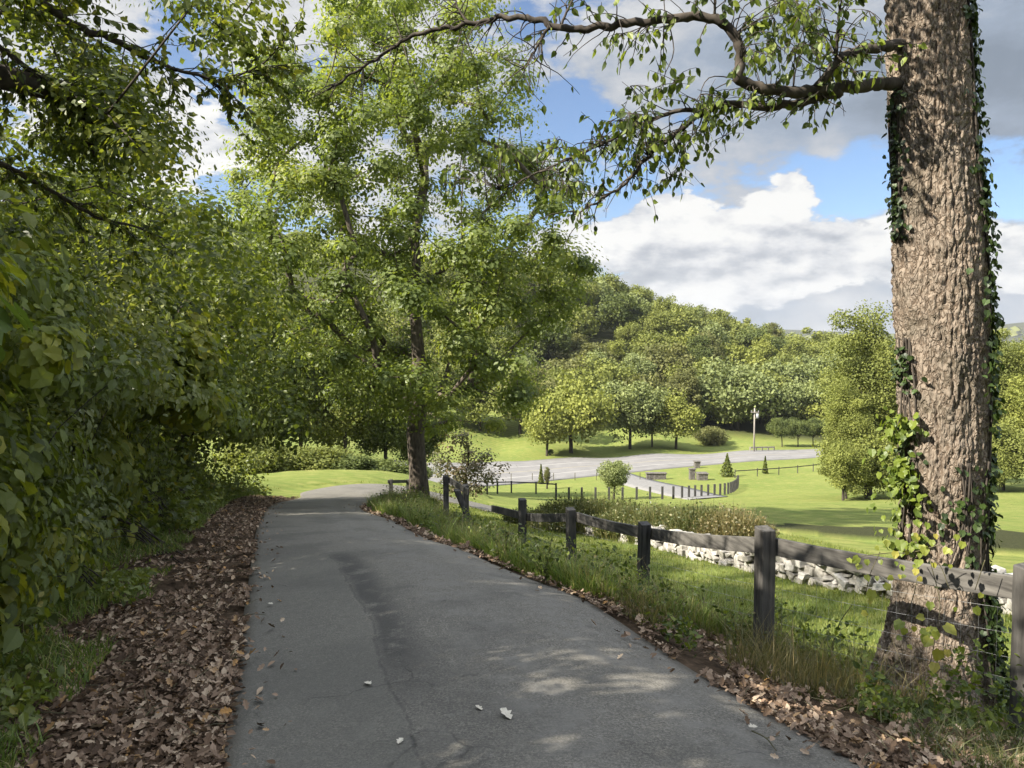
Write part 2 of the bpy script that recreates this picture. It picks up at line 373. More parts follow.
# road edges in plan (extended behind the camera; the far end swings right, round the tree, and comes back lower down)
LE = [(.9, -9), (.3, -4), (-.45, 0)] + [cp(*a)[:2] for a in LEFT_E] + [(-8.6, 31.5), (-7.6, 35.5), (-5.2, 37.6), (-2.2, 37.8), (1.5, 35.5), (5, 31.5)]
RE = [(4.1, -9), (3.4, -4), (2.6, 0)] + [cp(*a)[:2] for a in RIGHT_E] + [(-5.2, 30.0), (-4.7, 32.3), (-3.7, 33.6), (-2.4, 33.9), (-.3, 32.5), (3, 29.5)]
NR = 420
le = spline(LE, NR); re_ = spline(RE, NR)
cen = (le + re_) / 2; hw = np.linalg.norm(le - re_, axis=1) / 2
main = np.arange(NR)
def road_u(x, y, k=slice(None)):
    """signed distance (m) from the road edge; negative inside"""
    x = np.atleast_1d(x); y = np.atleast_1d(y); c = cen[::3]; h = hw[::3]; o = np.empty(len(x)); side = np.empty(len(x))
    for i in range(0, len(x), 20000):
        dx = x[i:i + 20000, None] - c[:, 0]; dy = y[i:i + 20000, None] - c[:, 1]
        d = np.sqrt(dx**2 + dy**2); j = d.argmin(1); o[i:i + 20000] = d[np.arange(len(j)), j] - h[j]
        tx, ty = np.gradient(c[:, 0])[j], np.gradient(c[:, 1])[j]
        side[i:i + 20000] = np.sign(dx[np.arange(len(j)), j] * ty - dy[np.arange(len(j)), j] * tx)
    return o, side           # side +1: right of the road
LDRIVE_C = [(1.2, 34.0), (3.2, 31.2), (5.0, 29), (7.0, 27.2)]    # lower leg of the drive beyond the stone wall

# ------------------------------------------------------------------ ground sheet
def build_ground():
    rad = np.r_[0, np.exp(np.linspace(math.log(.4), math.log(7000), 520))]
    fr = np.linspace(R(-46), R(46), 520); bk = np.linspace(R(46), R(314), 130)[1:-1]
    ang = np.r_[fr, bk]; na = len(ang)
    rr, aa = np.meshgrid(rad[1:], ang, indexing='ij')
    X = (rr * np.sin(aa)).ravel(); Y = (rr * np.cos(aa)).ravel()
    Z = zf(X, Y); u, side = road_u(X, Y)
    near = np.sqrt(X**2 + Y**2)
    bump = np.zeros(len(X)); sel = np.where((near < 90) & (u > .1))[0]
    for i in sel:
        a = near[i]; q = min(1, (u[i] - .1) / .8)
        bump[i] = q * (mnoise.noise((X[i] * .9, Y[i] * .9, 0)) * .05 + mnoise.noise((X[i] * 4, Y[i] * 4, 3)) * (.018 if a < 25 else 0))
    bump += np.where((side < 0) & (u > 0) & (near < 60), np.clip(u / 1.4, 0, 1) * .16, 0)
    Z = Z + bump - .045 * np.clip(1 - (u + .02) / .08, 0, 1) * (near < 120)
    V = np.c_[X, Y, Z]; V = np.vstack([[0, 0, z1(0, 0)], V])
    i = np.arange(len(rad) - 2)[:, None] * na; j = np.arange(na)[None]; jn = (j + 1) % na
    q = np.stack([i + j, i + jn, i + na + jn, i + na + j], -1).reshape(-1, 4) + 1
    tri = np.stack([np.zeros(na, int), 1 + (np.arange(na) + 1) % na, 1 + np.arange(na)], -1)
    q = q[:, ::-1]
    me = mesh_np('ground', V, np.r_[q.ravel(), tri[:, ::-1].ravel()], np.r_[np.full(len(q), 4), np.full(na, 3)], None, True)
    # what covers the ground: litter, wood floor
    lit = np.zeros(len(V)); wood = np.zeros(len(V))
    lit[1:] = np.where(side < 0, np.clip(1 - (u - 1.0) / .8, 0, 1), np.clip(1 - (u - .15) / .4, 0, 1)) * (near < 60) * (Y < 27.5)
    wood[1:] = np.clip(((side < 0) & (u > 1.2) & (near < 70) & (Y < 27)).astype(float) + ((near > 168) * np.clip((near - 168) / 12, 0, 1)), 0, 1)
    for nm, a in (('litter', lit), ('wood', wood)):
        at = me.attributes.new(nm, 'FLOAT', 'POINT'); at.data.foreach_set('value', a.astype('f'))
    m, k, out = mat('ground')
    pos = k.add('ShaderNodeNewGeometry').outputs['Position']
    na_ = k.noise(pos, .12, 4); nb = k.noise(pos, 1.3, 5, .6); nc = k.noise(pos, 14, 5, .7); nd = k.noise(pos, 60, 3, .7)
    mp = k.add('ShaderNodeMapping', {'Rotation': (0, 0, R(-62)), 'Scale': (1, 1, .01)}); k.l.new(pos, mp.inputs[0])
    wv = k.add('ShaderNodeTexWave', {'Scale': .30, 'Distortion': .8, 'Detail': 2.0, 'Detail Scale': .4}); k.l.new(mp.outputs[0], wv.inputs[0])
    g = k.mix(k.mapr(na_, .35, .65), (.150, .178, .045), (.200, .215, .060))
    g = k.mix(k.math('MULTIPLY', wv.outputs['Fac'], .7), g, (.112, .145, .034))
    g = k.mix(k.math('MULTIPLY', k.mapr(nb, .48, .68), .6), g, (.25, .235, .080))
    g = k.mix(k.math('MULTIPLY', k.mapr(k.noise(pos, .45, 5, .65), .52, .68), .5), g, (.105, .16, .035))
    g = k.mix(k.math('MULTIPLY', k.mapr(nc, .45, .8), .45), g, (.070, .110, .020))
    g = k.mix(k.math('MULTIPLY', k.mapr(nd, .4, .8), .4), g, (.055, .085, .018))
    lt = k.add('ShaderNodeAttribute', attribute_name='litter').outputs['Fac']; wd = k.add('ShaderNodeAttribute', attribute_name='wood').outputs['Fac']
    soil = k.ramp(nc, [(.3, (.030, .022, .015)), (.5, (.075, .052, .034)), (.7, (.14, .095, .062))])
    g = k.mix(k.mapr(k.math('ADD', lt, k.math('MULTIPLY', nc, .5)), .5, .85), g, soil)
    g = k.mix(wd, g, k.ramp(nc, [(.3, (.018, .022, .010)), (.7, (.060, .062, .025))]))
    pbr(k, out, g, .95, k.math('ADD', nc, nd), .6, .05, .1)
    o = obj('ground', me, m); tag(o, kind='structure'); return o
build_ground()

# ------------------------------------------------------------------ driveway
def strip(name, L, Rr, nacross, thick, m, lift=.0):
    n = len(L); uu = np.linspace(0, 1, nacross)
    X = L[:, None, 0] * (1 - uu) + Rr[:, None, 0] * uu; Y = L[:, None, 1] * (1 - uu) + Rr[:, None, 1] * uu
    Z = zf(X, Y) + lift + .03 * (1 - (2 * uu - 1)**2)
    V = np.stack([X, Y, Z], -1); lo = V.copy()[:, [0, -1]]; lo[..., 2] -= thick
    V = np.concatenate([lo[:, :1], V, lo[:, 1:]], 1); k = nacross + 2
    i = np.arange(n - 1)[:, None] * k; j = np.arange(k - 1)[None]
    q = np.stack([i + j, i + j + 1, i + k + j + 1, i + k + j], -1).reshape(-1, 4)
    me = mesh_np(name, V.reshape(-1, 3), q, np.full(len(q), 4), None, True)
    a = me.attributes.new('u', 'FLOAT', 'POINT'); a.data.foreach_set('value', np.tile(np.r_[0, uu, 1], n).astype('f'))
    a = me.attributes.new('v', 'FLOAT', 'POINT'); d = np.r_[0, np.cumsum(np.linalg.norm(np.diff((L + Rr) / 2, axis=0), axis=1))]
    a.data.foreach_set('value', np.repeat(d, k).astype('f'))
    o = obj(name, me, m); tag(o, kind='structure'); return o
def asphalt():
    m, k, out = mat('old_asphalt')
    pos = k.add('ShaderNodeNewGeometry').outputs['Position']
    u = k.add('ShaderNodeAttribute', attribute_name='u').outputs['Fac']; v = k.add('ShaderNodeAttribute', attribute_name='v').outputs['Fac']
    sp = k.add('ShaderNodeSeparateXYZ', {0: pos}).outputs
    n0 = k.noise(pos, .8, 5, .6); n1 = k.noise(pos, 4, 6, .65); n2 = k.noise(pos, 70, 4, .75); n3 = k.noise(pos, 240, 2, .8)
    c = k.ramp(n2, [(.32, (.040, .036, .030)), (.5, (.118, .109, .092)), (.68, (.27, .25, .21))])
    c = k.mix(k.mapr(n3, .57, .68), c, (.32, .30, .265))
    c = k.mix(k.math('MULTIPLY', k.mapr(n1, .42, .68), .55), c, (.145, .136, .118))
    c = k.mix(k.math('MULTIPLY', k.mapr(n0, .45, .62), .45), c, (.062, .059, .053))
    n4 = k.noise(pos, 17, 5, .7); c = k.mix(k.math('MULTIPLY', k.mapr(n4, .5, .7), .5), c, (.080, .076, .068)); c = k.mix(k.math('MULTIPLY', k.math('SUBTRACT', 1, k.mapr(n4, .3, .46)), .4), c, (.21, .20, .178))
    # smoother patch on the left lane, seam wandering
    uw = k.math('ADD', u, k.math('MULTIPLY', k.math('SUBTRACT', n0, .5), .10))
    left = k.math('SUBTRACT', 1, k.mapr(uw, .30, .325))
    left = k.math('MULTIPLY', left, k.math('SUBTRACT', 1, k.mapr(sp[1], 9.4, 9.7)))
    c = k.mix(k.math('MULTIPLY', left, .4), c, (.110, .107, .092))
    # dark worn strip just right of the seam
    dk = k.math('MULTIPLY', k.mapr(uw, .31, .34), k.math('SUBTRACT', 1, k.mapr(uw, .36, .45)))
    dk = k.math('MULTIPLY', dk, k.math('MULTIPLY', k.mapr(sp[1], 3.8, 5.5), k.math('SUBTRACT', 1, k.mapr(sp[1], 9.0, 9.6))))
    c = k.mix(k.math('MULTIPLY', k.math('MULTIPLY', dk, k.mapr(n1, .30, .5)), .80), c, (.044, .042, .039))
    # pale wear in wheel paths
    def band(a, b_, w_): return k.math('MULTIPLY', k.mapr(u, a - w_, a), k.math('SUBTRACT', 1, k.mapr(u, b_, b_ + w_)))
    wp = k.math('MAXIMUM', band(.55, .60, .1), band(.80, .84, .08))
    c = k.mix(k.math('MULTIPLY', k.math('MULTIPLY', wp, k.mapr(n1, .35, .7)), .4), c, (.20, .19, .172))
    # cracks
    wn = k.add('ShaderNodeTexNoise', {'Vector': pos, 'Scale': 2.2, 'Detail': 4.0})
    wp_ = k.add('ShaderNodeVectorMath', {0: wn.outputs['Color'], 1: (.55, .55, 0)}, operation='MULTIPLY').outputs[0]
    vv = k.add('ShaderNodeVectorMath', {0: pos, 1: wp_}, operation='ADD').outputs[0]
    vo = k.add('ShaderNodeTexVoronoi', {'Vector': vv, 'Scale': .75}, feature='DISTANCE_TO_EDGE').outputs['Distance']
    cr = k.math('MULTIPLY', k.math('SUBTRACT', 1, k.mapr(vo, .0, .006)), k.mapr(n0, .52, .62))
    c = k.mix(k.math('MULTIPLY', cr, .45), c, (.018, .018, .018))
    seam = k.math('MULTIPLY', k.math('SUBTRACT', k.mapr(n1, .35, .5), k.mapr(k.math('ABSOLUTE', k.math('SUBTRACT', uw, .318)), .001, .006)), k.math('SUBTRACT', 1, k.mapr(sp[1], 9.0, 9.6)))
    c = k.mix(k.math('MULTIPLY', seam, .35), c, (.022, .022, .021))
    # dust and moss at the edges
    ed = k.mapr(k.math('ADD', k.math('ABSOLUTE', k.math('SUBTRACT', u, .5)), k.math('MULTIPLY', n1, .06)), .49, .535)
    c = k.mix(k.math('MULTIPLY', ed, .7), c, (.085, .072, .052))
    h = k.math('SUBTRACT', k.math('ADD', n2, k.math('MULTIPLY', n3, .6)), k.math('MULTIPLY', cr, 1.5))
    pbr(k, out, c, .85, h, .55, .012, .35); return m
M_ASPH = asphalt()
strip('driveway', le, re_, 26, .14, M_ASPH)
ld = spline(LDRIVE_C, 80)
tn = np.gradient(ld, axis=0); tn /= np.linalg.norm(tn, axis=1)[:, None]; nm = np.c_[-tn[:, 1], tn[:, 0]]
M_PALE = simple('pale_road', (.13, .126, .122), (.21, .203, .195), 3, .9, .2)
strip('lower_driveway', ld + nm * 2.0, ld - nm * 2.0, 8, .2, M_PALE, .03)

# valley road, across the bottom of the valley
vn = [hit(*a) for a in [(385, 475), (430, 474), (500, 472.5), (600, 469.5), (700, 464.5), (850, 458.5), (1000, 456.5), (1300, 452)]]
vf = [hit(*a) for a in [(385, 463), (430, 462.5), (500, 460.5), (600, 457.5), (700, 454), (850, 449.5), (1000, 447.5), (1300, 445)]]
def straighten(pl):
    a = np.array(pl)[:, :2]; q = np.polyfit(a[:, 0], a[:, 1], 2); x = np.linspace(a[0, 0], a[-1, 0], 160); return np.c_[x, np.polyval(q, x)]
vn = straighten(vn); vf = straighten(vf)
def vroad():
    m, k, out = mat('valley_asphalt')
    pos = k.add('ShaderNodeNewGeometry').outputs['Position']
    u = k.add('ShaderNodeAttribute', attribute_name='u').outputs['Fac']; v = k.add('ShaderNodeAttribute', attribute_name='v').outputs['Fac']
    n = k.noise(pos, .6, 5, .6); n2 = k.noise(pos, 12, 3)
    c = k.ramp(n, [(.35, (.135, .130, .128)), (.65, (.19, .182, .176))])
    c = k.mix(k.math('MULTIPLY', n2, .3), c, (.17, .165, .16))
    for uc in (.30, .74):
        d = k.math('SUBTRACT', 1, k.mapr(k.math('ABSOLUTE', k.math('SUBTRACT', u, uc)), .004, .008)); c = k.mix(k.math('MULTIPLY', d, .5), c, (.50, .48, .44))
    d = k.math('SUBTRACT', 1, k.mapr(k.math('ABSOLUTE', k.math('SUBTRACT', u, .52)), .004, .008)); c = k.mix(k.math('MULTIPLY', d, .35), c, (.45, .36, .14))
    pbr(k, out, c, .9, n2, .2, .01); return m
strip('valley_road', vf, vn, 14, .3, vroad(), .10)
eb = [hit(*a) for a in [(592, 472), (620, 484), (655, 493), (690, 500)]]; ec = [hit(*a) for a in [(622, 471), (655, 481), (693, 489), (728, 497)]]
strip('entrance_road', spline(np.array(eb)[:, :2], 40), spline(np.array(ec)[:, :2], 40), 6, .3, M_PALE, .06)

# ------------------------------------------------------------------ trees
def skeleton(base, top, centres, r_tip=.012, lean=None, penal=.25, exp=2.2):
    """grows limbs from a trunk axis to every centre; returns list of (points, radii) chains and node data"""
    base = np.asarray(base, float); top = np.asarray(top, float)
    nt = 7; nodes = [base + (top - base) * i / (nt - 1) + (0 if i in (0,) else 1) * np.array([rnd.gauss(0, .04), rnd.gauss(0, .04), 0]) * np.linalg.norm(top - base) * .3 for i in range(nt)]
    par = [-1] + list(range(nt - 1)); path = [np.linalg.norm(nodes[i] - base) for i in range(nt)]
    first = 2
    C = np.asarray(centres); order = np.argsort(np.linalg.norm(C - (base + top) / 2, axis=1) + C[:, 2] * 0.0)
    for ci in order:
        c = C[ci]; N = np.array(nodes[first:]); d = np.linalg.norm(N - c, axis=1); dz = np.maximum(N[:, 2] - c[2], 0)
        j = int(np.argmin(d + penal * np.array(path[first:]) * .35 + dz * .6)) + first
        a = nodes[j]; L = np.linalg.norm(c - a); k = max(1, int(L / .9)); prev = j
        k = min(k, 5)
        for q in range(1, k + 1):
            s = q / k; p = a + (c - a) * s + np.array([0, 0, -.10 * L * math.sin(s * math.pi) * .6]) + (np.array([rnd.gauss(0, 1), rnd.gauss(0, 1), rnd.gauss(0, 1)]) * .05 * L if q < k else 0)
            nodes.append(p); par.append(prev); path.append(path[prev] + np.linalg.norm(p - nodes[prev])); prev = len(nodes) - 1
    n = len(nodes); w_ = np.zeros(n); ch = [[] for _ in range(n)]
    for i in range(1, n): ch[par[i]].append(i)
    for i in range(n - 1, -1, -1):
        if not ch[i]: w_[i] = r_tip**exp
        if par[i] >= 0: w_[par[i]] += w_[i]
    # par indexes always lower, so the accumulation is complete
    rad = w_**(1 / exp)
    chains = []; stack = [0]
    while stack:
        i = stack.pop(); pts = []; rr = []
        if par[i] >= 0: pts.append(nodes[par[i]]); rr.append(min(rad[par[i]], rad[i] * 1.15))
        while True:
            pts.append(nodes[i]); rr.append(rad[i])
            if not ch[i]: break
            nx = max(ch[i], key=lambda q: rad[q])
            if i < nt - 1 and (i + 1) in ch[i]: nx = i + 1
            stack += [q for q in ch[i] if q != nx]; i = nx
        chains.append((pts, rr))
    return chains

def wood_mesh(name, chains, r_base=None, sides=7, minr=0):
    g = Geo(); k = 1.0
    if r_base: k = r_base / chains[0][1][0]
    for ci, (p, r) in enumerate(chains):
        r = [max(x * k, .004) if ci == 0 else max(x * (k if x * k > .06 else 1), .004) for x in r]
        if max(r) < minr: continue
        if ci == 0: r[0] *= 1.35
        g.tube(p, r, sides if max(r) > .04 else 4, True)
    return g.mesh(name, True)

def scatter(centres, per, spread, seed, flat=.7):
    r = np.random.RandomState(seed); C = np.repeat(np.asarray(centres), per, 0)
    sp = np.repeat(spread if np.ndim(spread) else np.full(len(centres), spread), per)
    d = r.normal(size=C.shape) * .55; d[:, 2] *= flat
    return C + d * sp[:, None]

def ctint(centres, per, seed, w_=.55):
    """every clump a tone of its own, with leaf-to-leaf change"""
    r = np.random.RandomState(seed + 99); a = np.repeat(r.rand(len(centres)), per); return np.clip(a * w_ + r.rand(len(a)) * (1 - w_), 0, 1)

def in_poly(x, y, poly):
    c = False; j = len(poly) - 1
    for i in range(len(poly)):
        if (poly[i][1] > y) != (poly[j][1] > y) and x < (poly[j][0] - poly[i][0]) * (y - poly[i][1]) / (poly[j][1] - poly[i][1] + 1e-9) + poly[i][0]: c = not c
        j = i
    return c
def poly_centres(poly, Yr, n, seed, fn=None):
    r = random.Random(seed); xs = [p[0] for p in poly]; ys = [p[1] for p in poly]; out = []
    while len(out) < n:
        x, y = r.uniform(min(xs), max(xs)), r.uniform(min(ys), max(ys))
        if in_poly(x, y, poly): out.append(P(x, y, r.uniform(*Yr)))
    return np.array(out)
def blob_centres(c, rad, n, seed, shell=.55):
    r = np.random.RandomState(seed); d = r.normal(size=(n, 3)); d /= np.linalg.norm(d, axis=1)[:, None]
    q = shell + (1 - shell) * r.rand(n)**.6; q *= 1 + .18 * np.sin(d[:, 0] * 5 + seed) * np.cos(d[:, 1] * 4 + d[:, 2] * 5)
    return np.asarray(c) + d * np.asarray(rad) * q[:, None]

def tree(name, base, top, centres, per, spread, lsize, lm, label, cat='tree', group=None, bark=None, r_base=.2, templ='quad', seed=1, r_tip=.012, tilt=.65, sizevar=.35, flat=.7, minr=0, trunkname='trunk'):
    e = empty(name, base, label, cat, group)
    ch = skeleton(base, top, centres, r_tip)
    obj(trunkname, wood_mesh('trunk', ch, r_base, 9, minr), bark or M_BARK, e)
    pts = scatter(centres, per, spread, seed, flat)
    obj('foliage', leaves_mesh('foliage', pts, lsize, templ, tilt=tilt, seed=seed, sizevar=sizevar, tint=ctint(centres, per, seed)), lm, e)
    return e

# the oak beside the bend
ob = hit(420, 503, 20, 26)
def oak():
    Y = ob[1]; C = []
    main = [(232, 120), (262, 60), (300, 25), (350, -20), (420, -45), (480, -15), (500, 40), (528, 80), (520, 130), (545, 160), (590, 195), (570, 230), (592, 262), (580, 300), (550, 320), (560, 350), (540, 400),
            (500, 430), (455, 420), (425, 440), (380, 405), (330, 395), (300, 350), (262, 300), (250, 240), (235, 180)]
    r = random.Random(5)
    cx, hw_ = 405, 175
    while len(C) < 420:
        x, y = r.uniform(228, 612), r.uniform(-45, 440)
        if not in_poly(x, y, main): continue
        q = 1 - min(1, ((x - cx) / 190)**2); d = 5.2 * math.sqrt(max(q, .05)) * r.uniform(-1, 1)
        if 335 < x < 380 and 180 < y < 210 and r.random() < .6: continue
        C.append(P(x, y, Y + d))
    C = np.array(C)
    return tree('oak_tree', ob - [0, 0, .1], P(414, 285, Y), C, 290, np.random.RandomState(3).uniform(.38, .86, len(C)), .132, M_OAK,
                'large green oak standing alone where the drive bends, beside the fence', r_base=.31, seed=21, r_tip=.017)
oak()

# the woods on the left of the drive, crowns over the road edge
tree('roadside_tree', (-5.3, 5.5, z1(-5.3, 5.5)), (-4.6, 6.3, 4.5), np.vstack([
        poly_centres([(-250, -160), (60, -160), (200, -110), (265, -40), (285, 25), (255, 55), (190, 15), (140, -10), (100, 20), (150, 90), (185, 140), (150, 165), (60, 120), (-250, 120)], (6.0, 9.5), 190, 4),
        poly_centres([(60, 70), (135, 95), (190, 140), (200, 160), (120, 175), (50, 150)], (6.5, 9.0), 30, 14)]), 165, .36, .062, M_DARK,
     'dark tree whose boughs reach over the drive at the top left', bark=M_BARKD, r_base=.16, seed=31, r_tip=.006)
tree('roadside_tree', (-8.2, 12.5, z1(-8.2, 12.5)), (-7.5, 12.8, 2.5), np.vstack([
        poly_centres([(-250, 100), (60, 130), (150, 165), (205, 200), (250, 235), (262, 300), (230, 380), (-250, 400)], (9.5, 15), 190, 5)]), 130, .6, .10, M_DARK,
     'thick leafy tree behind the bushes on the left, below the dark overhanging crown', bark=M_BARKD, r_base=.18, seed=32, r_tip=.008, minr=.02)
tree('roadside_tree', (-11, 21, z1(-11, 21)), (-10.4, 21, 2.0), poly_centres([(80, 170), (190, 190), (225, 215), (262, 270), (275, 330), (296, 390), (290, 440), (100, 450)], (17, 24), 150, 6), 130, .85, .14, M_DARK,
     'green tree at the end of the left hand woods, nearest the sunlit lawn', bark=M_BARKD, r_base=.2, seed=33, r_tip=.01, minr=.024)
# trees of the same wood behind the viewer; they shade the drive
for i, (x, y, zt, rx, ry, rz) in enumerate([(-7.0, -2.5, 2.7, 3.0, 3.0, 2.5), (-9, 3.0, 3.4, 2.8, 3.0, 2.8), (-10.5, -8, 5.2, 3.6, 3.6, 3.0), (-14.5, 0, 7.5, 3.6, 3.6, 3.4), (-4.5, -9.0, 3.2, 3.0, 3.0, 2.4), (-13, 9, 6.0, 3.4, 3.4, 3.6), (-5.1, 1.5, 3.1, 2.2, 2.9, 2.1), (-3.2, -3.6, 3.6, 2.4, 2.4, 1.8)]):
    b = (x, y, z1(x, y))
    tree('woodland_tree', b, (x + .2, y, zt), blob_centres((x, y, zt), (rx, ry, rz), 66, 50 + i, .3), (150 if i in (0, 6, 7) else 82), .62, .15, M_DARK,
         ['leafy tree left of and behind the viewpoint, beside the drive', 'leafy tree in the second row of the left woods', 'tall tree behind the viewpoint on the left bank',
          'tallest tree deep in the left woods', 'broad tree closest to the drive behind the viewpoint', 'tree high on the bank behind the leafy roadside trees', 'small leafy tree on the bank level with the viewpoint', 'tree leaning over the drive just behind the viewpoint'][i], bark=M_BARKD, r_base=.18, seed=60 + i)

# boughs traced over the top left, part of nothing else: bare dark boughs with sparse leaves
def bough(name, lines, r0, r1, label, leaf=None, cat='branch', seed=1, twigs=18, twl=.35, lm=None, lsz=.07, per=9, parent=None, barkm=None, templ='oval'):
    """lines: list of [(px,py,Y)...] polylines with start radius"""
    g = Geo(); r = random.Random(seed); lp = []; ld_ = []
    for ln, ra, rb in lines:
        p = spline(np.array([P(*a) for a in ln]), 10 * len(ln)); n = len(p)
        p = p + np.array([[mnoise.noise((i * .35, seed, 1)), mnoise.noise((i * .35, seed, 9)), mnoise.noise((i * .35, seed, 5))] for i in range(n)]) * ra * .5
        g.tube(p, [.86 * (ra + (rb - ra) * (i / (n - 1))) * (1 + .22 * mnoise.noise((i * .7, seed, 2))) for i in range(n)], 9, True, .10)
        for _ in range(int(twigs * n / 60)):
            i = r.randrange(int(n * .12), n - 1); d = p[i] - p[i - 1]; d /= np.linalg.norm(d) + 1e-9
            v = np.array([r.gauss(0, 1), r.gauss(0, 1), r.gauss(-.1, .8)]); v = v / np.linalg.norm(v) + d * .9; v /= np.linalg.norm(v)
            L = twl * r.uniform(.5, 1.5); q = [p[i]]
            for s in range(6):
                v = v + np.array([r.gauss(0, .22), r.gauss(0, .22), r.gauss(-.06, .22)]); v /= np.linalg.norm(v); q.append(q[-1] + v * L / 6)
            g.tube(q, np.linspace(.0055, .002, len(q)), 4)
            for _ in range(per):
                s = r.uniform(.25, 1) * 6; k = min(int(s), 5); a = q[k] + (q[k + 1] - q[k]) * (s - k)
                lp.append(a); ld_.append([v[0] * .5, v[1] * .5, -.8])
    return g.mesh('boughs', True), np.array(lp), np.array(ld_)
# ------------------------------------------------------------------ the big ivy-clad tree
def big_tree():
    rb = random.Random(3)
    tb = np.array([3.58, 6.35, z1(3.58, 6.35) - .25])
    e = empty('hackberry_tree', tb, 'massive rough barked tree with a tall straight trunk behind the fence on the right', 'tree')
    # axis and radius by height, from the outline in the photograph
    prof = [(740, 934, 78), (700, 934, 70), (670, 935, 60), (640, 937, 53), (600, 939, 47), (550, 941, 44), (500, 942, 43.5), (400, 942, 46), (300, 940, 46.5), (250, 938, 46), (150, 932, 42), (80, 929, 41), (0, 925, 39), (-120, 919, 36), (-260, 912, 32), (-420, 905, 26)]
    Y = 6.35
    ax = np.array([P(cx, py, Y) for py, cx, r in prof]); rr = np.array([r * (.90 if py < 560 else .94) / F * Y for py, _, r in prof])
    n, ns = 620, 220
    zs = np.linspace(ax[0, 2], ax[-1, 2], n); X = np.interp(zs, ax[:, 2], ax[:, 0]); RR = np.interp(zs, ax[:, 2], rr)
    k = np.ones(9) / 9; X = np.convolve(np.pad(X, 4, 'edge'), k, 'valid'); RR = np.convolve(np.pad(RR, 4, 'edge'), k, 'valid')
    V = np.empty((n, ns, 3)); lobes = [rb.uniform(0, 6.28) for _ in range(3)]
    for i in range(n):
        fl = max(0, (-1.9 - zs[i]) / 1.1)
        for j in range(ns):
            a = j / ns * 2 * math.pi; ca, sa = math.cos(a), math.sin(a)
            r0 = RR[i] * (1 + .028 * math.sin(2 * a + lobes[0] + zs[i] * .3) + .022 * math.sin(5 * a + lobes[1] + zs[i] * .5) + fl * .14 * math.sin(4 * a + lobes[2]))
            if j % 1 == 0:
                w1 = mnoise.noise((ca * 3, sa * 3, zs[i] * 2.3)) * .45
                px_, py_, pz_ = ca * 7.5 + w1 * 3, sa * 7.5 + w1 * 3, zs[i] * 5.2 + w1 * 6
                dd = mnoise.voronoi((px_, py_, pz_))[0]; edge = min(1, (dd[1] - dd[0]) * 2.6)
                dd2 = mnoise.voronoi((ca * 17 + w1 * 4, sa * 17, zs[i] * 13.0))[0]; e2 = min(1, (dd2[1] - dd2[0]) * 2.2)
                r0 += -.020 * (1 - edge)**1.5 - .014 * (1 - e2) + .014 * mnoise.noise((ca * 22, sa * 22, zs[i] * 16)) + .02 * mnoise.noise((ca * 3, sa * 3, zs[i] * 1.1))
            fv = abs(mnoise.noise((ca * 4.2 + w1 * .3, sa * 4.2, zs[i] * .75 + w1 * .3))); r0 -= .022 * max(0, 1 - fv * 7)
            V[i, j] = (X[i] + ca * r0, Y + sa * r0, zs[i])
    i = np.arange(n - 1)[:, None] * ns; j = np.arange(ns)[None]; jn = (j + 1) % ns
    q = np.stack([i + j, i + jn, i + ns + jn, i + ns + j], -1).reshape(-1, 4)
    me = mesh_np('trunk', V.reshape(-1, 3), q, np.full(len(q), 4), None, True)
    m, kk, out = mat('hackberry_bark')
    pos = kk.add('ShaderNodeTexCoord').outputs['Object']
    mp = kk.add('ShaderNodeMapping', {'Scale': (1, 1, .52)}); kk.l.new(pos, mp.inputs[0])
    wn = kk.add('ShaderNodeTexNoise', {'Vector': mp.outputs[0], 'Scale': 6.0, 'Detail': 4.0})
    wv = kk.add('ShaderNodeVectorMath', {0: kk.add('ShaderNodeVectorMath', {0: wn.outputs['Color'], 1: (.34, .34, .34)}, operation='MULTIPLY').outputs[0], 1: mp.outputs[0]}, operation='ADD').outputs[0]
    v1 = kk.add('ShaderNodeTexVoronoi', {'Vector': wv, 'Scale': 21.0}, feature='DISTANCE_TO_EDGE').outputs['Distance']
    n1_ = kk.noise(mp.outputs[0], 30, 6, .7); n2_ = kk.noise(pos, 4, 4)
    hgt = kk.math('ADD', kk.math('MULTIPLY', kk.mapr(v1, 0, .22), .55), kk.math('MULTIPLY', n1_, 1.1))
    c = kk.ramp(hgt, [(.28, (.038, .027, .020)), (.55, (.128, .096, .070)), (.95, (.225, .184, .146)), ])
    c = kk.mix(kk.math('MULTIPLY', kk.mapr(kk.noise(pos, 1.7, 5, .6), .52, .66), .5), c, (.060, .058, .042))
    c = kk.mix(kk.math('MULTIPLY', kk.mapr(n2_, .5, .7), .4), c, (.17, .15, .125))
    pbr(kk, out, c, .92, hgt, .85, .022, .15)
    obj('trunk', me, m, e)
    # limbs traced on the photograph, running out to the left over the fence and the drive
    Y0 = 6.2
    A_ = [(905, 84, 6.3), (870, 85, 6.2), (832, 89, 6.1), (793, 92, 6.0), (760, 87, 5.95), (738, 78, 5.9), (741, 62, 5.9), (734, 35, 5.85), (719, 21, 5.85), (668, 19, 5.9), (625, 24, 5.95), (562, 28, 6.0), (523, 17, 6.1), (469, 24, 6.2), (411, 37, 6.3), (377, 58, 6.4), (326, 91, 6.5)]
    B_ = [(840, 92, 6.1), (797, 103, 6.1), (766, 107, 6.15), (722, 105, 6.2), (703, 113, 6.25), (672, 137, 6.3), (648, 156, 6.35), (629, 180, 6.4), (600, 200, 6.5), (574, 215, 6.6)]
    B2 = [(703, 112, 6.25), (687, 110, 6.3), (656, 118, 6.4), (598, 146, 6.6), (539, 172, 6.8), (500, 190, 7.0)]
    C_ = [(905, 44, 6.3), (880, 47, 6.1), (859, 51, 6.05), (838, 60, 6.0), (828, 74, 6.0), (812, 92, 6.05)]
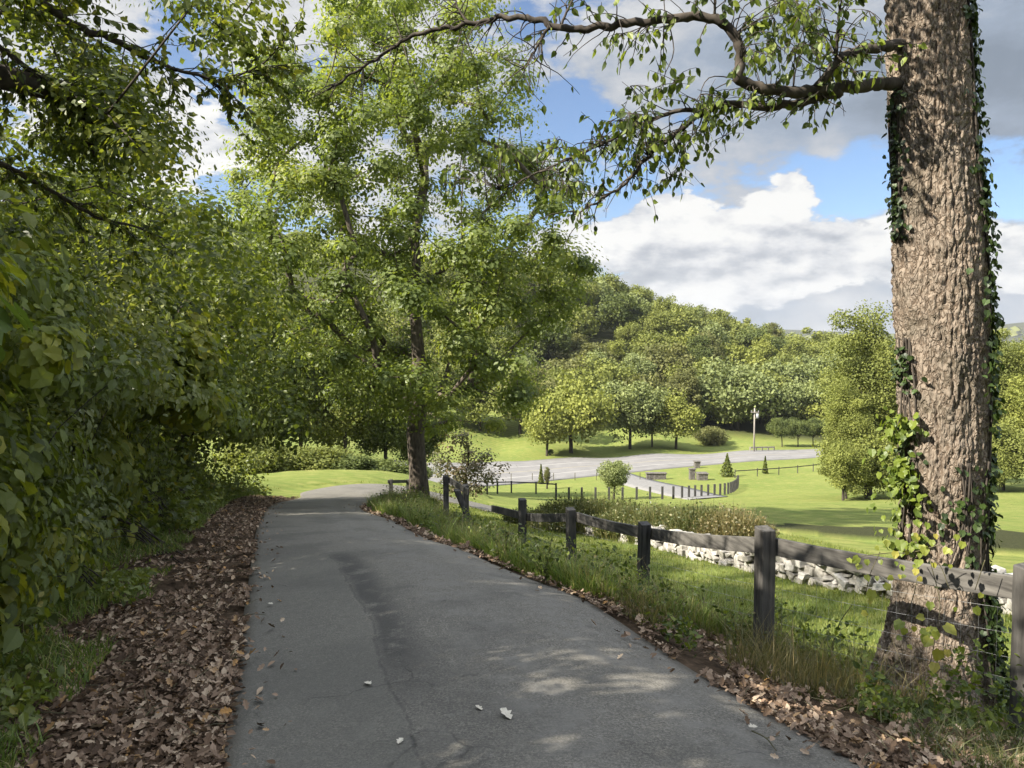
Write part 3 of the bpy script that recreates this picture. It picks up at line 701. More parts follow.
    D_ = [(549, 26, 6.0), (535, 50, 6.05), (522, 70, 6.1)]
    E_ = [(469, 24, 6.2), (458, 8, 6.25), (452, -20, 6.3)]
    F_ = [(715, 20, 5.85), (715, 0, 5.8), (718, -30, 5.8)]
    G_ = [(836, 62, 6.0), (838, 30, 5.9), (842, -10, 5.8)]
    K_ = [(560, 28, 6.0), (570, 5, 6.0), (590, -30, 5.9)]
    gm, lp, ldir = bough('limbs', [(A_, .062, .010), (B_, .045, .008), (B2, .022, .006), (C_, .052, .034), (D_, .016, .005), (E_, .012, .005), (F_, .013, .006), (G_, .018, .008), (K_, .012, .006)], 0, 0, '', seed=7, twigs=40, twl=.36, per=7)
    obj('limb', gm, M_BARKD, e)
    # more limbs in the crown above the picture
    C2 = blob_centres((3.9, 7.4, 7.0), (3.4, 3.0, 2.2), 46, 77, .35)
    ch = skeleton(P(905, -420, Y) - [0, 0, .4], P(903, -470, Y), C2, .012)
    obj('crown_limb', wood_mesh('crown_limb', ch, .17, 8), M_BARKD, e)
    # a leafy limb above the picture; its shade falls on the upper trunk
    C3 = blob_centres((1.6, 5.0, 4.5), (.75, .6, .65), 16, 78, .2)
    ch = skeleton(P(905, -330, Y), P(860, -345, 6.0), C3, .010)
    obj('crown_limb', wood_mesh('crown_limb', ch, .08, 8), M_BARKD, e)
    # sparse leaves: fewer along the upper limb, thick round the lower one
    keep = []
    rr_ = random.Random(9)
    for a in lp:
        px = 512 + a[0] / a[1] * F
        pr = .07 if px < 540 else (.28 if px < 640 else .5)
        keep.append(rr_.random() < pr)
    keep = np.array(keep); lp = lp[keep]; ldir = ldir[keep]
    ex = poly_centres([(600, 60), (640, 10), (720, 35), (735, 110), (755, 150), (700, 165), (650, 140), (610, 110)], (5.7, 6.6), 20, 18)
    ex2 = poly_centres([(735, 0), (885, -10), (885, 45), (850, 75), (800, 70), (750, 60)], (5.6, 6.6), 24, 19)
    ex3 = poly_centres([(560, 150), (600, 130), (680, 150), (690, 180), (620, 195), (570, 210), (540, 190)], (6.2, 7), 17, 20)
    ex4 = poly_centres([(430, 150), (500, 140), (580, 130), (590, 180), (500, 205), (430, 190)], (6.8, 7.4), 16, 21)
    ce = np.vstack([ex, ex2, ex3, ex4]); g = Geo(); pp = []
    src = np.array([P(*a) for a in A_ + B_ + B2 + C_])
    for c in ce:
        a = src[np.argmin(np.linalg.norm(src - c, axis=1))]; mid = (a + c) / 2 + np.array([rr_.gauss(0, .05), rr_.gauss(0, .05), .05])
        g.tube(spline([a, mid, c, c + [rr_.gauss(0, .06), rr_.gauss(0, .05), -.12]], 10), np.linspace(.006, .002, 10), 4)
    le_ = []
    for c in ce:
        for _ in range(6):
            v = np.array([rr_.gauss(0, 1), rr_.gauss(0, 1), rr_.gauss(-.25, .7)]); v /= np.linalg.norm(v); q = [c]
            for k_ in range(4): v = v + np.array([rr_.gauss(0, .2), rr_.gauss(0, .2), -.12]); v /= np.linalg.norm(v); q.append(q[-1] + v * rr_.uniform(.04, .07))
            g.tube(q, np.linspace(.0035, .0015, 5), 4)
            for k_ in range(1, 5):
                if rr_.random() < .8: le_.append(q[k_])
    obj('twigs', g.mesh('twigs', True), M_BARKD, e)
    le_ = np.array(le_); dl = np.tile([0., 0, -1], (len(le_), 1))
    allp = np.vstack([lp, le_]); alld = np.vstack([ldir, dl])
    nmv = np.cross(alld, np.random.RandomState(2).normal(size=alld.shape)); nmv /= np.linalg.norm(nmv, axis=1)[:, None] + 1e-9
    obj('foliage', leaves_mesh('foliage', allp, .068, 'oval', normal=nmv, tilt=.4, seed=4, direc=alld), M_HACK, e)
    cr = np.vstack([scatter(C2, 90, .7, 6), scatter(C3, 75, .33, 8)])
    obj('crown', leaves_mesh('crown', cr, .085, 'oval', tilt=.6, seed=5), M_HACK, e)
    return X, RR, zs, e
TX, TR, TZ, TREE = big_tree()

def surf(a, z):                      # a point on the big trunk's bark
    return np.array([np.interp(z, TZ, TX) + math.cos(a) * np.interp(z, TZ, TR), 6.35 + math.sin(a) * np.interp(z, TZ, TR), z])
def ivy(label, specs, n, lm, seed, lsz, cat='ivy', out=.06):
    r = random.Random(seed); g = Geo(); pts = []; nn = []
    for (a0, a1, z0, z1_) in specs:
        for s in range(5):
            k = 40; av = r.uniform(a0, a1); line = []
            for i in range(k):
                z = z0 + (z1_ - z0) * i / (k - 1); a = av + .18 * mnoise.noise((z * 1.2, s * 3.3, seed)) + (a1 - a0) * .2 * math.sin(z * 2 + s)
                line.append(surf(a, z) + np.array([math.cos(a), math.sin(a), 0]) * .008)
            g.tube(line, [.008] * k, 5)
        for _ in range(int(n * abs(z1_ - z0))):
            a = r.gauss((a0 + a1) / 2, abs(a1 - a0) / 2.6); z = r.uniform(z0, z1_)
            if mnoise.noise((a * 3, z * 3.2, seed)) < -.12: continue
            o_ = abs(r.gauss(0, out)); nv = np.array([math.cos(a), math.sin(a), .35])
            pts.append(surf(a, z) + nv * (o_ + .01)); nn.append(nv)
    pts = np.array(pts); b = surf((specs[0][0] + specs[0][1]) / 2, specs[0][2])
    e = empty('ivy_vine', b, label, cat)
    obj('stem', g.mesh('stem', True), M_BARKD, e)
    obj('leaves', leaves_mesh('leaves', pts, lsz, 'maple', normal=np.array(nn), tilt=.45, seed=seed, direc=np.tile([0., 0, -.8], (len(pts), 1))), lm, e)
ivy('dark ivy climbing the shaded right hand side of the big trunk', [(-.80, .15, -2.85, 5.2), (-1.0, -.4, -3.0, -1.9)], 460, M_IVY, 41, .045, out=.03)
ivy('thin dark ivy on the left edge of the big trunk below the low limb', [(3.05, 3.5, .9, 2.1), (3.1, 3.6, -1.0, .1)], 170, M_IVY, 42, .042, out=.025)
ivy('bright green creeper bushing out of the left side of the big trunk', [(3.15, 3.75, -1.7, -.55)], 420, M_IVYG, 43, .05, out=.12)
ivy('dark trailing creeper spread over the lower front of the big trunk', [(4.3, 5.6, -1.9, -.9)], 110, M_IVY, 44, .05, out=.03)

# dead bough lines of the left woods
gm, lp, ldir = bough('b', [([(-60, -40, 6.2), (41, 3, 6.4), (79, 27, 6.6), (116, 41, 6.8), (143, 56, 6.9), (178, 70, 7.0), (208, 79, 7.0), (227, 92, 7.1)], .055, .012), ([(212, 82, 7.0), (239, 75, 7.0), (262, 64, 7.0), (285, 40, 7)], .014, .005),
                           ([(-40, 20, 6), (0, 48, 6.3), (27, 68, 6.5), (51, 92, 6.8), (90, 120, 7)], .035, .012), ([(-40, 140, 7), (20, 174, 7.5), (51, 191, 7.8), (102, 219, 8.2), (137, 227, 8.5), (164, 239, 8.7)], .04, .010)],
                     0, 0, '', seed=12, twigs=40, twl=.5, per=16)
for o_ in list(COL.objects):
    if o_.name == 'roadside_tree':
        bo = obj('bough', gm, M_BARKD, o_); obj('foliage', leaves_mesh('foliage', lp, .075, 'oval', tilt=.7, seed=3, direc=ldir), M_DARK, bo)

# ------------------------------------------------------------------ bushes on the left bank
def bush(name, x, y, rx, ry, h, n, per, lsz, lm, label, templ='oval', seed=1, cat='bush', group=None, spread=.3, zoff=0, tilt=.6):
    b = np.array([x, y, z1(x, y)]); r = np.random.RandomState(seed)
    n = int(n * 1.35); spread = spread * .72
    d = r.normal(size=(n, 3)); d /= np.linalg.norm(d, axis=1)[:, None]; d *= (1 + .28 * np.sin(d[:, :1] * 5 + seed) * np.cos(d[:, 1:2] * 4 + d[:, 2:] * 6))
    d[:, 2] = np.where(r.rand(n) < .25, np.abs(d[:, 2]), d[:, 2])
    q = .45 + .55 * r.rand(n)**.5
    C = b + np.array([0, 0, h * .42]) + d * np.array([rx, ry, h * .58]) * q[:, None]
    C[:, 2] = np.maximum(C[:, 2], zf(C[:, 0], C[:, 1]) + .10 + .25 * r.rand(n))
    u, s = road_u(C[:, 0], C[:, 1]); C = C[(u > .62 + spread * .5) | (s > 0) | (C[:, 2] > zf(C[:, 0], C[:, 1]) + 1.9)]
    ns = int(n * 1.3); a_ = r.rand(ns) * 6.283; q_ = np.sqrt(r.rand(ns)); S = np.c_[b[0] + np.cos(a_) * q_ * rx * 1.15, b[1] + np.sin(a_) * q_ * ry * 1.1]
    S = S[(road_u(S[:, 0], S[:, 1])[0] > .62)]; C = np.vstack([C, np.c_[S, zf(S[:, 0], S[:, 1]) + .25 + r.rand(len(S)) * h * .45]])
    e = empty(name, b, label, cat, group)
    g = Geo()
    for c in C[:14]:
        g.tube(spline([b + [rnd.gauss(0, .15), rnd.gauss(0, .15), -.05], b * .55 + c * .45 + [0, 0, .18 * h], c], 8), np.linspace(.008, .003, 8), 4)
    obj('stems', g.mesh('stems', True), M_BARKD, e)
    pts = scatter(C, per, spread, seed, .8); pts[:, 2] = np.maximum(pts[:, 2], zf(pts[:, 0], pts[:, 1]) + .03)
    nv = pts - (b + [0, 0, h * .3]); nv /= np.linalg.norm(nv, axis=1)[:, None]
    nv = nv * .6 + np.array([.15, -.1, .6])
    obj('leaves', leaves_mesh('leaves', pts, lsz, templ, normal=nv, tilt=.62, seed=seed, sizevar=.6, tint=ctint(C, per, seed, .55), direc=np.tile([.2, -.2, -.5], (len(pts), 1))), lm, e)
    return e
def left_of(Y, off):                    # plan point off metres left of the left road edge
    i = np.argmin(abs(le[:, 1] - Y) + (le[:, 0] > 5) * 50); return le[i, 0] - off, le[i, 1]
BL = [(2.2, 1.55, .75, 1.0, 2.0, 60, 60, .105, M_GRAPE, 'maple', 'leafy vine tangle with large lobed leaves at the left edge, nearest of the bushes', .30),
      (3.8, 2.0, 1.05, 1.2, 2.4, 110, 75, .085, M_BUSH3, 'maple', 'green bush right behind the big lobed leaves at the left edge', .30),
      (5.7, 1.95, 1.25, 1.4, 2.9, 130, 80, .075, M_BUSH, 'oval', 'dense bush above the widest part of the leaf litter', .34),
      (8.0, 1.9, 1.45, 1.6, 3.2, 140, 85, .065, M_BUSH2, 'oval', 'tall rounded bush halfway along the hedge, above the leaf litter', .38),
      (10.8, 1.85, 1.6, 1.8, 3.2, 150, 85, .11, M_BUSH3, 'maple', 'bush by the narrowing strip of leaf litter, past the middle of the hedge', .42),
      (14.0, 1.9, 1.8, 2.0, 3.3, 150, 85, .095, M_BUSH, 'oval', 'bush leaning to the drive where the strip of litter ends', .46),
      (18.0, 2.0, 1.9, 2.3, 3.2, 150, 85, .09, M_BUSH2, 'oval', 'second last bush before the sunlit lawn', .5),
      (22.0, 2.0, 1.7, 2.2, 2.5, 120, 80, .11, M_BUSH, 'oval', 'last bush of the left hedge, touching the sunlit lawn', .5)]
for i, (Y, off, rx, ry, h, n, per, lsz, lm, tp, lab, sp_) in enumerate(BL):
    x, y = left_of(Y, off); bush('bush', x, y, rx, ry, h, n, per, lsz, lm, lab, tp, 100 + i, spread=sp_)
for i, (Y, off, h, lab) in enumerate([(6.8, 1.25, .9, 'knee high bush by the widest part of the litter'), (9.4, 1.15, 1.1, 'low bush filling the hedge foot halfway along'), (12.4, 1.25, 1.4, 'low bush at the hedge foot where the litter narrows'), (16.0, 1.35, 1.6, 'low bush at the shaded hedge foot before the bend'), (20.0, 1.4, 1.6, 'low bush at the hedge foot nearest the bend')]):
    x, y = left_of(Y, off); bush('bush', x, y, .75 + .02 * Y, 1.5, h, 60, 70, .06 + .002 * Y, [M_BUSH3, M_BUSH][i % 2], lab, 'oval', 170 + i, spread=.3)
# a second rank behind, taller
for i, (Y, off, h, lab) in enumerate([(3.0, 4.0, 3.6, 'tall thicket behind the nearest bushes on the left'), (7.0, 4.6, 4.2, 'tall thicket behind the middle of the left hedge'), (12, 5.0, 4.6, 'tall thicket behind the farther half of the left hedge'), (19, 5.5, 4.6, 'tall thicket behind the far end of the left hedge')]):
    x, y = left_of(Y, off); bush('thicket', x, y, 2.0 + .12 * Y, 2.6 + .05 * Y, h, 150, 80, .09 + .003 * Y, M_DARK, lab, 'oval', 130 + i, cat='thicket', spread=.55)
# low bush overlapping the far end of the drive
b_ = hit(268, 500, 15, 30); bush('bush', b_[0] - .3, b_[1] + 1.2, 1.5, 1.2, 1.1, 60, 80, .11, M_BUSH, 'low round bush at the inner edge of the bend beside the lawn', 'quad', 151, spread=.35)

# ------------------------------------------------------------------ grass, weeds and litter
def grass(name, pts, hmin, hmax, wd, lm, lean=.35, seed=1, label=None):
    r = np.random.RandomState(seed); N = len(pts); h = r.uniform(hmin, hmax, N) * (r.rand(N) * .5 + .6)
    a = r.rand(N) * 6.283; s = np.c_[np.cos(a), np.sin(a), np.zeros(N)]; b = r.rand(N) * 6.283; ln = np.c_[np.cos(b), np.sin(b), np.zeros(N)] * (r.rand(N) * lean * 2)[:, None] * h[:, None]
    up = np.array([0, 0, 1.]); W = wd * (.6 + .8 * r.rand(N))[:, None]
    V = np.stack([pts - s * W, pts + s * W, pts + ln * .35 + up * (h * .55)[:, None] + s * W * .8, pts + ln * .35 + up * (h * .55)[:, None] - s * W * .8, pts + ln + up * (h * .95)[:, None]], 1)
    i = (np.arange(N) * 5)[:, None]; L = np.concatenate([i + [0, 1, 2, 3], i + [3, 2, 4]], 1)
    sz = np.tile([4, 3], N)
    # interleave quad+tri loops
    me = mesh_np(name, V.reshape(-1, 3), L.ravel(), sz, np.repeat(r.rand(N), 5))
    o = obj(name, me, lm); tag(o, label, 'grass', kind='stuff'); return o
def gpts(n, y0, y1, umin, umax, side, seed, dens_pow=1.0, clump=0):
    """points beside the drive, distances from its edge in umin..umax"""
    r = np.random.RandomState(seed); Y = np.exp(r.uniform(math.log(y0), math.log(y1), n)); e_ = le if side < 0 else re_
    m_ = (e_[:, 1] < 29) & (np.arange(NR) < NR * .8); ex = np.interp(Y, e_[m_, 1], e_[m_, 0]); u = umin + (umax - umin) * r.rand(n)**dens_pow
    x = ex + side * u
    if clump:
        k = np.array([mnoise.noise((a * clump, b * clump, 5)) for a, b in zip(x, Y)]); s = k > -.15; x, Y, = x[s], Y[s]
    return np.c_[x, Y, zf(x, Y) + .0]
g1 = gpts(95000, 3.0, 27, .16, 1.9, 1, 1, 1, 1.0)
fn_ = np.array([3.12, 2.22, 1.7, .96, .2, -.7, -1.6]); fy_ = np.array([4.7, 6.6, 9.8, 12, 14.5, 17, 19.5])
near_cam = (g1[:, 1] < 7.2)
grass('verge_grass', g1[~near_cam], 10e-2, .44, .0038, M_GRASS, .55, 1, 'tall green grass of the verge between the drive and the fence')
g1b = g1[near_cam & (rs.rand(len(g1)) < .38)]
grass('verge_grass', g1b[g1b[:, 0] > np.interp(g1b[:, 1], fy_, fn_) - .95], .04, .17, .0030, M_DRYG, .8, 2, 'short thin grass among the leaf litter by the near fence posts')
r_ = np.random.RandomState(8)
lx = r_.uniform(-2, 9, 120000); ly = np.exp(r_.uniform(math.log(4.5), math.log(24), 120000)); ok = (lx > np.interp(ly, fy_, fn_) + .1) & (np.abs(lx) < ly * .75 + 1)
lx, ly = lx[ok], ly[ok]
grass('lawn_grass', np.c_[lx, ly, zf(lx, ly)], .04, .13, .004, leaf_mat('lawn_blades', [(0, G(.075, .105, .024)), (.6, G(.125, .158, .034)), (1, G(.24, .24, .07))], trans=.4), .5, 3, 'short mown lawn grass between the fence and the stone wall')
g4 = gpts(24000, 3.0, 26, .8, 2.2, -1, 4, 1, 1.2)
g4[:, 2] += .14
grass('bank_grass', g4, .04, .14, .0035, M_GRASS, .8, 4, 'low shaded grass and ground cover at the foot of the left bushes')
def cover(n, y0, y1, u0, u1, side, seed, hmax, sz, lm, label):
    p = gpts(n, y0, y1, u0, u1, side, seed, 1, .8); r = np.random.RandomState(seed); k = np.array([max(0, mnoise.noise((a * 1.7, b * 1.7, seed)) + .25) for a, b in p[:, :2]])
    p[:, 2] += r.rand(len(p))**1.3 * hmax * np.clip(k * 1.6, .1, 1) + .02 + (.12 if side < 0 else 0)
    o = obj('ground_cover', leaves_mesh('ground_cover', p, sz, 'oval', tilt=.55, seed=seed, sizevar=.6), lm); tag(o, label, 'weeds', kind='stuff')
cover(34000, 4.5, 27, .25, 1.9, 1, 71, .60, .042, M_HACK, 'small leafy weeds mixed into the verge grass by the fence')
cover(9000, 5, 27, .3, 1.8, 1, 72, .5, .035, M_DRYG, 'dull seedy weeds standing in the verge grass')
cover(26000, 9, 26, .9, 4.2, -1, 75, 1.7, .10, M_BUSH, 'shaded leafy undergrowth filling the foot of the left hedge toward the bend')
cover(9000, 4, 12, 1.5, 3.4, -1, 76, 1.0, .075, M_BUSH3, 'leafy undergrowth filling the foot of the nearer part of the left hedge')
cover(16000, 2.6, 25, .9, 2.2, -1, 73, .30, .05, M_BUSH, 'low leafy ground cover at the foot of the left bushes')
g5 = gpts(16000, 5, 27, .2, 1.9, 1, 74, 1, 1.0); grass('verge_grass', g5, .15, .55, .0028, M_DRY, .45, 6, 'thin straw coloured stalks in the verge grass')
# far lawn tufts beyond the bend
r_ = np.random.RandomState(18); lx = r_.uniform(-22, 3, 50000); ly = r_.uniform(27, 52, 50000); u_, s_ = road_u(lx, ly); ok = u_ > .1
grass('lawn_grass', np.c_[lx[ok], ly[ok], zf(lx[ok], ly[ok])], .05, .12, .012, bpy.data.materials['lawn_blades'], .5, 5, 'sunlit lawn grass beyond the bend of the drive')

def litter(name, pts, sz, seed, label):
    pts = pts + np.c_[np.zeros(len(pts)), np.zeros(len(pts)), np.random.RandomState(seed).rand(len(pts)) * .05 + .005]
    r = np.random.RandomState(seed); k = np.array([mnoise.noise((a * 1.9, b * 1.9, 21)) for a, b in pts[:, :2]]); pts = pts[(k > -.12) | (r.rand(len(pts)) < .38)]
    h = r.rand(len(pts)) < .5
    for q, tp, z_, lb in ((h, 'litter', sz * 1.05, label), (~h, 'oval', sz * .85, label.replace('leaves', 'oval leaves', 1))):
        o = obj(name, leaves_mesh(name, pts[q], z_, tp, tilt=.42, seed=seed, sizevar=.6), M_LITTER); tag(o, lb, 'fallen leaves', kind='stuff')
def ll(n, seed, mx=1.5):
    p = gpts(n, 2.6, 26, -.02, mx, -1, seed, 1.25); u = road_u(p[:, 0], p[:, 1])[0]; p[:, 2] += np.clip(u / 1.4, 0, 1) * .16; return p
litter('leaf_litter', ll(25000, 5), .049, 5, 'brown fallen leaves covering the strip along the left edge of the drive')
q_ = gpts(4200, 3.0, 12, -.03, .50, 1, 6, 1.3); litter('leaf_litter', q_, .047, 6, 'brown fallen leaves along the right edge of the drive')
q_ = gpts(5200, 2.8, 7.5, .2, 2.2, 1, 7, 1.2); q_[:, 2] += .02; litter('leaf_litter', q_, .048, 7, 'brown leaves lying under the fence and round the foot of the big tree')
q_ = gpts(1800, 10, 26, -.03, .4, 1, 26, 1.2); litter('leaf_litter', q_, .08, 8, 'thin line of brown leaves at the far right edge of the drive')

g = Geo(); r = random.Random(31)
tw = np.vstack([ll(170, 55), gpts(60, 3, 12, 0, .8, 1, 56)])
for p in tw:
    a = r.uniform(0, 6.28); L = r.uniform(.06, .22); d = np.array([math.cos(a), math.sin(a), r.uniform(-.05, .15)]); p = p + [0, 0, .05]
    g.tube([p, p + d * L * .5 + [0, 0, .01], p + d * L], [.0035, .003, .0015], 4)
o = obj('fallen_twigs', g.mesh('fallen_twigs'), M_STEM); tag(o, 'small broken twigs strewn through the leaf litter', 'twigs', kind='stuff')
q_ = gpts(260, 2.8, 22, -.55, 0, 1, 61, .45); litter('leaf_litter', q_ + [0, 0, .02], .05, 9, 'scattered leaves blown onto the right edge of the asphalt')
q_ = gpts(260, 2.8, 22, -.5, 0, -1, 62, .4); litter('leaf_litter', q_ + [0, 0, .02], .05, 10, 'scattered leaves blown onto the left edge of the asphalt')
# single leaves and a twig lying on the asphalt
for px, py, sz, lab in [(365, 688, .075, 'pale curled leaf alone on the asphalt near its worn seam'), (482, 717, .060, 'small pale leaf on the asphalt, left of the largest one'), (511, 726, .10, 'largest pale tan leaf lying on the asphalt'),
                        (402, 745, .060, 'small white leaf on the asphalt nearest the bottom of the view'), (268, 607, .065, 'pale leaf lying near the left edge of the asphalt'), (757, 733, .07, 'leaf on the asphalt beside the fallen twig')]:
    h = hit(px, py, 1.5, 20); h[2] += .035
    me = leaves_mesh('fallen_leaf', np.array([[0, 0, 0.0]]), sz, 'litter', tilt=.15, seed=int(px), tint=np.array([1.0]), sizevar=0)
    me.materials.append(simple('pale_leaf', (.42, .38, .30), (.60, .56, .48), 20)); o = bpy.data.objects.new('fallen_leaf', me); COL.objects.link(o); o.location = tuple(h); tag(o, lab, 'leaf', 'single leaves lying on the asphalt')
g = Geo(); a = hit(752, 738, 1.5, 20) + [0, 0, .035]; b = hit(776, 758, 1.5, 20) + [0, 0, .035]
g.tube(spline([a, (a + b) / 2 + [.012, 0, .012], b], 8), np.linspace(.004, .003, 8), 5); g.tube([(a + b) / 2 + [.012, 0, .012], (a + b) / 2 + [.09, .03, .01]], [.003, .002], 5)
tag(obj('twig', g.mesh('twig'), M_STEM), 'thin brown twig lying on the asphalt near the right edge', 'twig')
wv = hit(162, 531, 4, 20) + [0, 0, .1]
tag(obj('blossom', leaves_mesh('blossom', wv + rs.normal(size=(9, 3)) * .02, .05, 'oval', tilt=.8, seed=2), M_WHITE), 'tiny white blossom at the foot of the left bushes', 'flower')

# ------------------------------------------------------------------ roadside fence
FP = [(3.24, 4.7, 1.12, M_POSTG, 0), (2.22, 6.6, 1.20, M_POSTG, 0), (1.70, 9.8, 1.17, M_POST, .02), (.96, 12, 1.20, M_POST, -.02), (.2, 14.5, 1.16, M_POST, 0), (-.72, 17, 1.15, M_POST, -.45), (-1.1, 17.9, 1.05, M_POST, 0), (-1.75, 20.0, 1.1, M_POST, 0)]
fe = empty('rail_fence', (3.12, 4.7, z1(3.12, 4.7)), 'weathered wooden post and rail fence running down along the right of the drive', 'fence')
tops = []
for i, (x, y, h, m_, lean) in enumerate(FP):
    nx = FP[min(i + 1, len(FP) - 1)]; pv_ = FP[max(i - 1, 0)]
    dv = np.array([nx[0] - pv_[0], nx[1] - pv_[1], 0]); dv /= np.linalg.norm(dv); sd = np.array([dv[1], -dv[0], 0])
    up = np.array([lean * .9, 0, 1.0]); up /= np.linalg.norm(up)
    z = z1(x, y); g = Geo(); s = .066
    c0 = np.array([x, y, z - .25]); L = h + .25; b0 = len(g.v); NS = 8
    for q in range(NS + 1):
        for (a, b) in ((-1, -1), (1, -1), (1, 1), (-1, 1)):
            tt = s * (1 + .05 * mnoise.noise((q * .8 + a, i * 3 + b, 1))); tz = (.012 * a if q == NS else 0)
            g.v.append(c0 + up * (L * q / NS + tz) + dv * a * tt + sd * b * tt)
    for q in range(NS):
        for j in range(4): k = (j + 1) % 4; g.f.append((q * 4 + j, q * 4 + k, q * 4 + 4 + k, q * 4 + 4 + j))
    g.f.append((NS * 4, NS * 4 + 1, NS * 4 + 2, NS * 4 + 3)); g.f.append((3, 2, 1, 0))
    o = obj('post', g.mesh('post'), m_, fe); bevel(o, .008); tops.append(c0 + up * L)
    if i in (5,): o['label'] = 'black leaning post'
def rail(a, b, sag=.0, h=.15, lab=None, m_=None):
    n = 14; dv = b - a; dv /= np.linalg.norm(dv); sd = np.cross(dv, [0, 0, 1]); sd /= np.linalg.norm(sd); g = Geo()
    for q in range(n + 1):
        s = q / n; c = a + (b - a) * s - np.array([0, 0, sag * math.sin(s * math.pi)]) + sd * .006 * mnoise.noise((s * 5, a[0], 2))
        hh = h * (1 + .05 * mnoise.noise((s * 6, a[0], 4)))
        for (u_, v_) in ((-1, -1), (1, -1), (1, 1), (-1, 1)): g.v.append(c + sd * u_ * .021 + np.array([0, 0, 1]) * v_ * hh / 2)
    for q in range(n):
        for j in range(4): k = (j + 1) % 4; g.f.append((q * 4 + j, q * 4 + k, q * 4 + 4 + k, q * 4 + 4 + j))
    g.f.append((n * 4, n * 4 + 1, n * 4 + 2, n * 4 + 3)); g.f.append((3, 2, 1, 0))
    o = obj('rail', g.mesh('rail'), m_ or M_RAIL, fe); bevel(o, .006)
    if lab: o['label'] = lab
RD = [np.array([0, 0, -d]) for d in (.16, .17, .15, .14, .42, .30)]
pre = np.array([4.3, 2.6, z1(4.3, 2.6) + 1.05])
off = lambda i: np.array([.10, .04, 0])
for i in range(3): rail(tops[i] + RD[i] + off(i) * .9, tops[i + 1] + RD[i + 1] + off(i) * .9 + (0 if i < 2 else 0), .02)
rail(tops[3] + RD[3] + off(3) * .9, tops[4] + [.09, .04, -.36], .02, m_=M_POST)
rail(tops[4] + [.09, .04, -.36], np.array([-.45, 17, tops[5][2] - .42]), .0, m_=M_POST)
rail(np.array([-.98, 17.0, tops[5][2] - .05]), tops[7] + [.09, 0, -.12], .0, m_=M_POST)
rail(pre, tops[0] + [.09, .04, -.16], 0)
g = Geo()
for hh in (.12, .24, .36, .50, .66, .82):
    ln = [np.array([x + .075, y + .03, z1(x, y) + hh]) for x, y, *_ in FP[:5]]; ln = [pre - [0, 0, 1.05 - hh]] + ln
    for a, b in zip(ln, ln[1:]): g.tube(spline([a, (a + b) / 2 - [0, 0, .012], b], 6), [.0014] * 6, 4)
for (x0, y0, *_), (x1, y1, *_) in zip(FP[:4], FP[1:5]):
    for q in range(1, 18):
        s = q / 18; x, y = x0 + (x1 - x0) * s + .075, y0 + (y1 - y0) * s + .03; z = z1(x - .075, y) ; g.tube([(x, y, z + .1), (x, y, z + .84)], [.0010] * 2, 3)
obj('wire_mesh', g.mesh('wire_mesh'), M_WIRE, fe)

# short black rail fence at the bend
e = empty('rail_fence', hit(392, 499, 22, 32), 'short black rail fence stub at the bend, left of the oak', 'fence')
q0, q1 = hit(391, 498, 22, 32), hit(408, 496, 22, 34)
for q in (q0, q1):
    g = Geo(); g.box(q + [0, 0, .25], (.13, .13, .9)); bevel(obj('post', g.mesh('post'), M_POST, e))
d_ = (q1 - q0); L_ = np.linalg.norm(d_); d_ /= L_; sd = np.cross(d_, [0, 0, 1]); g = Geo(); g.box((q0 + q1) / 2 + [0, 0, .62] - sd * 0.09, (L_ + .2, .04, .13), [d_, sd, np.cross(sd, d_)]); bevel(obj('rail', g.mesh('rail'), M_POST, e))

# ------------------------------------------------------------------ dry stone wall below the lawn
wl = spline(np.array([(10.5, 5.5), tuple(P(1100, 640, 8.6)[:2]), tuple(P(1012, 612, 9.5)[:2]), tuple(P(860, 588, 12)[:2]), tuple(P(760, 571, 14.5)[:2]), tuple(P(654, 546, 19.5)[:2]), tuple(P(585, 535, 24)[:2])]), 400)
def stone_wall():
    g = Geo(); s = np.r_[0, np.cumsum(np.linalg.norm(np.diff(wl, axis=0), axis=1))]; r = random.Random(4)
    zg = zf(wl[:, 0], wl[:, 1])
    for row in range(5):
        q = r.uniform(0, .1)
        while q < s[-1] - .3:
            L = r.uniform(.10, .36); c = q + L / 2; x, y, z = np.interp(c, s, wl[:, 0]), np.interp(c, s, wl[:, 1]), np.interp(c, s, zg)
            x2, y2 = np.interp(c + .1, s, wl[:, 0]), np.interp(c + .1, s, wl[:, 1]); dv = np.array([x2 - x, y2 - y, 0]); dv /= np.linalg.norm(dv); sd = np.array([dv[1], -dv[0], 0])
            for k_ in (-1, 1):
                if row > 2 and r.random() < .22: continue
                a = r.gauss(0, .22); d2 = dv * math.cos(a) + np.array([0, 0, math.sin(a)]); u2 = np.cross(d2, sd); u2 *= np.sign(u2[2])
                g.box(np.array([x, y, z + .05 + row * .095 + r.uniform(-.03, .03)]) + sd * k_ * .12 + sd * r.uniform(-.08, .08), (L - r.uniform(.0, .05), r.uniform(.18, .28), r.uniform(.07, .15)), [d2, sd, u2], .028, r.random())
            q += L
    o = obj('stone_wall', g.mesh('stone_wall'), M_STONE); bevel(o, .022, 2); tag(o, 'low pale dry stone wall of rough limestone below the fence', 'wall')
stone_wall()

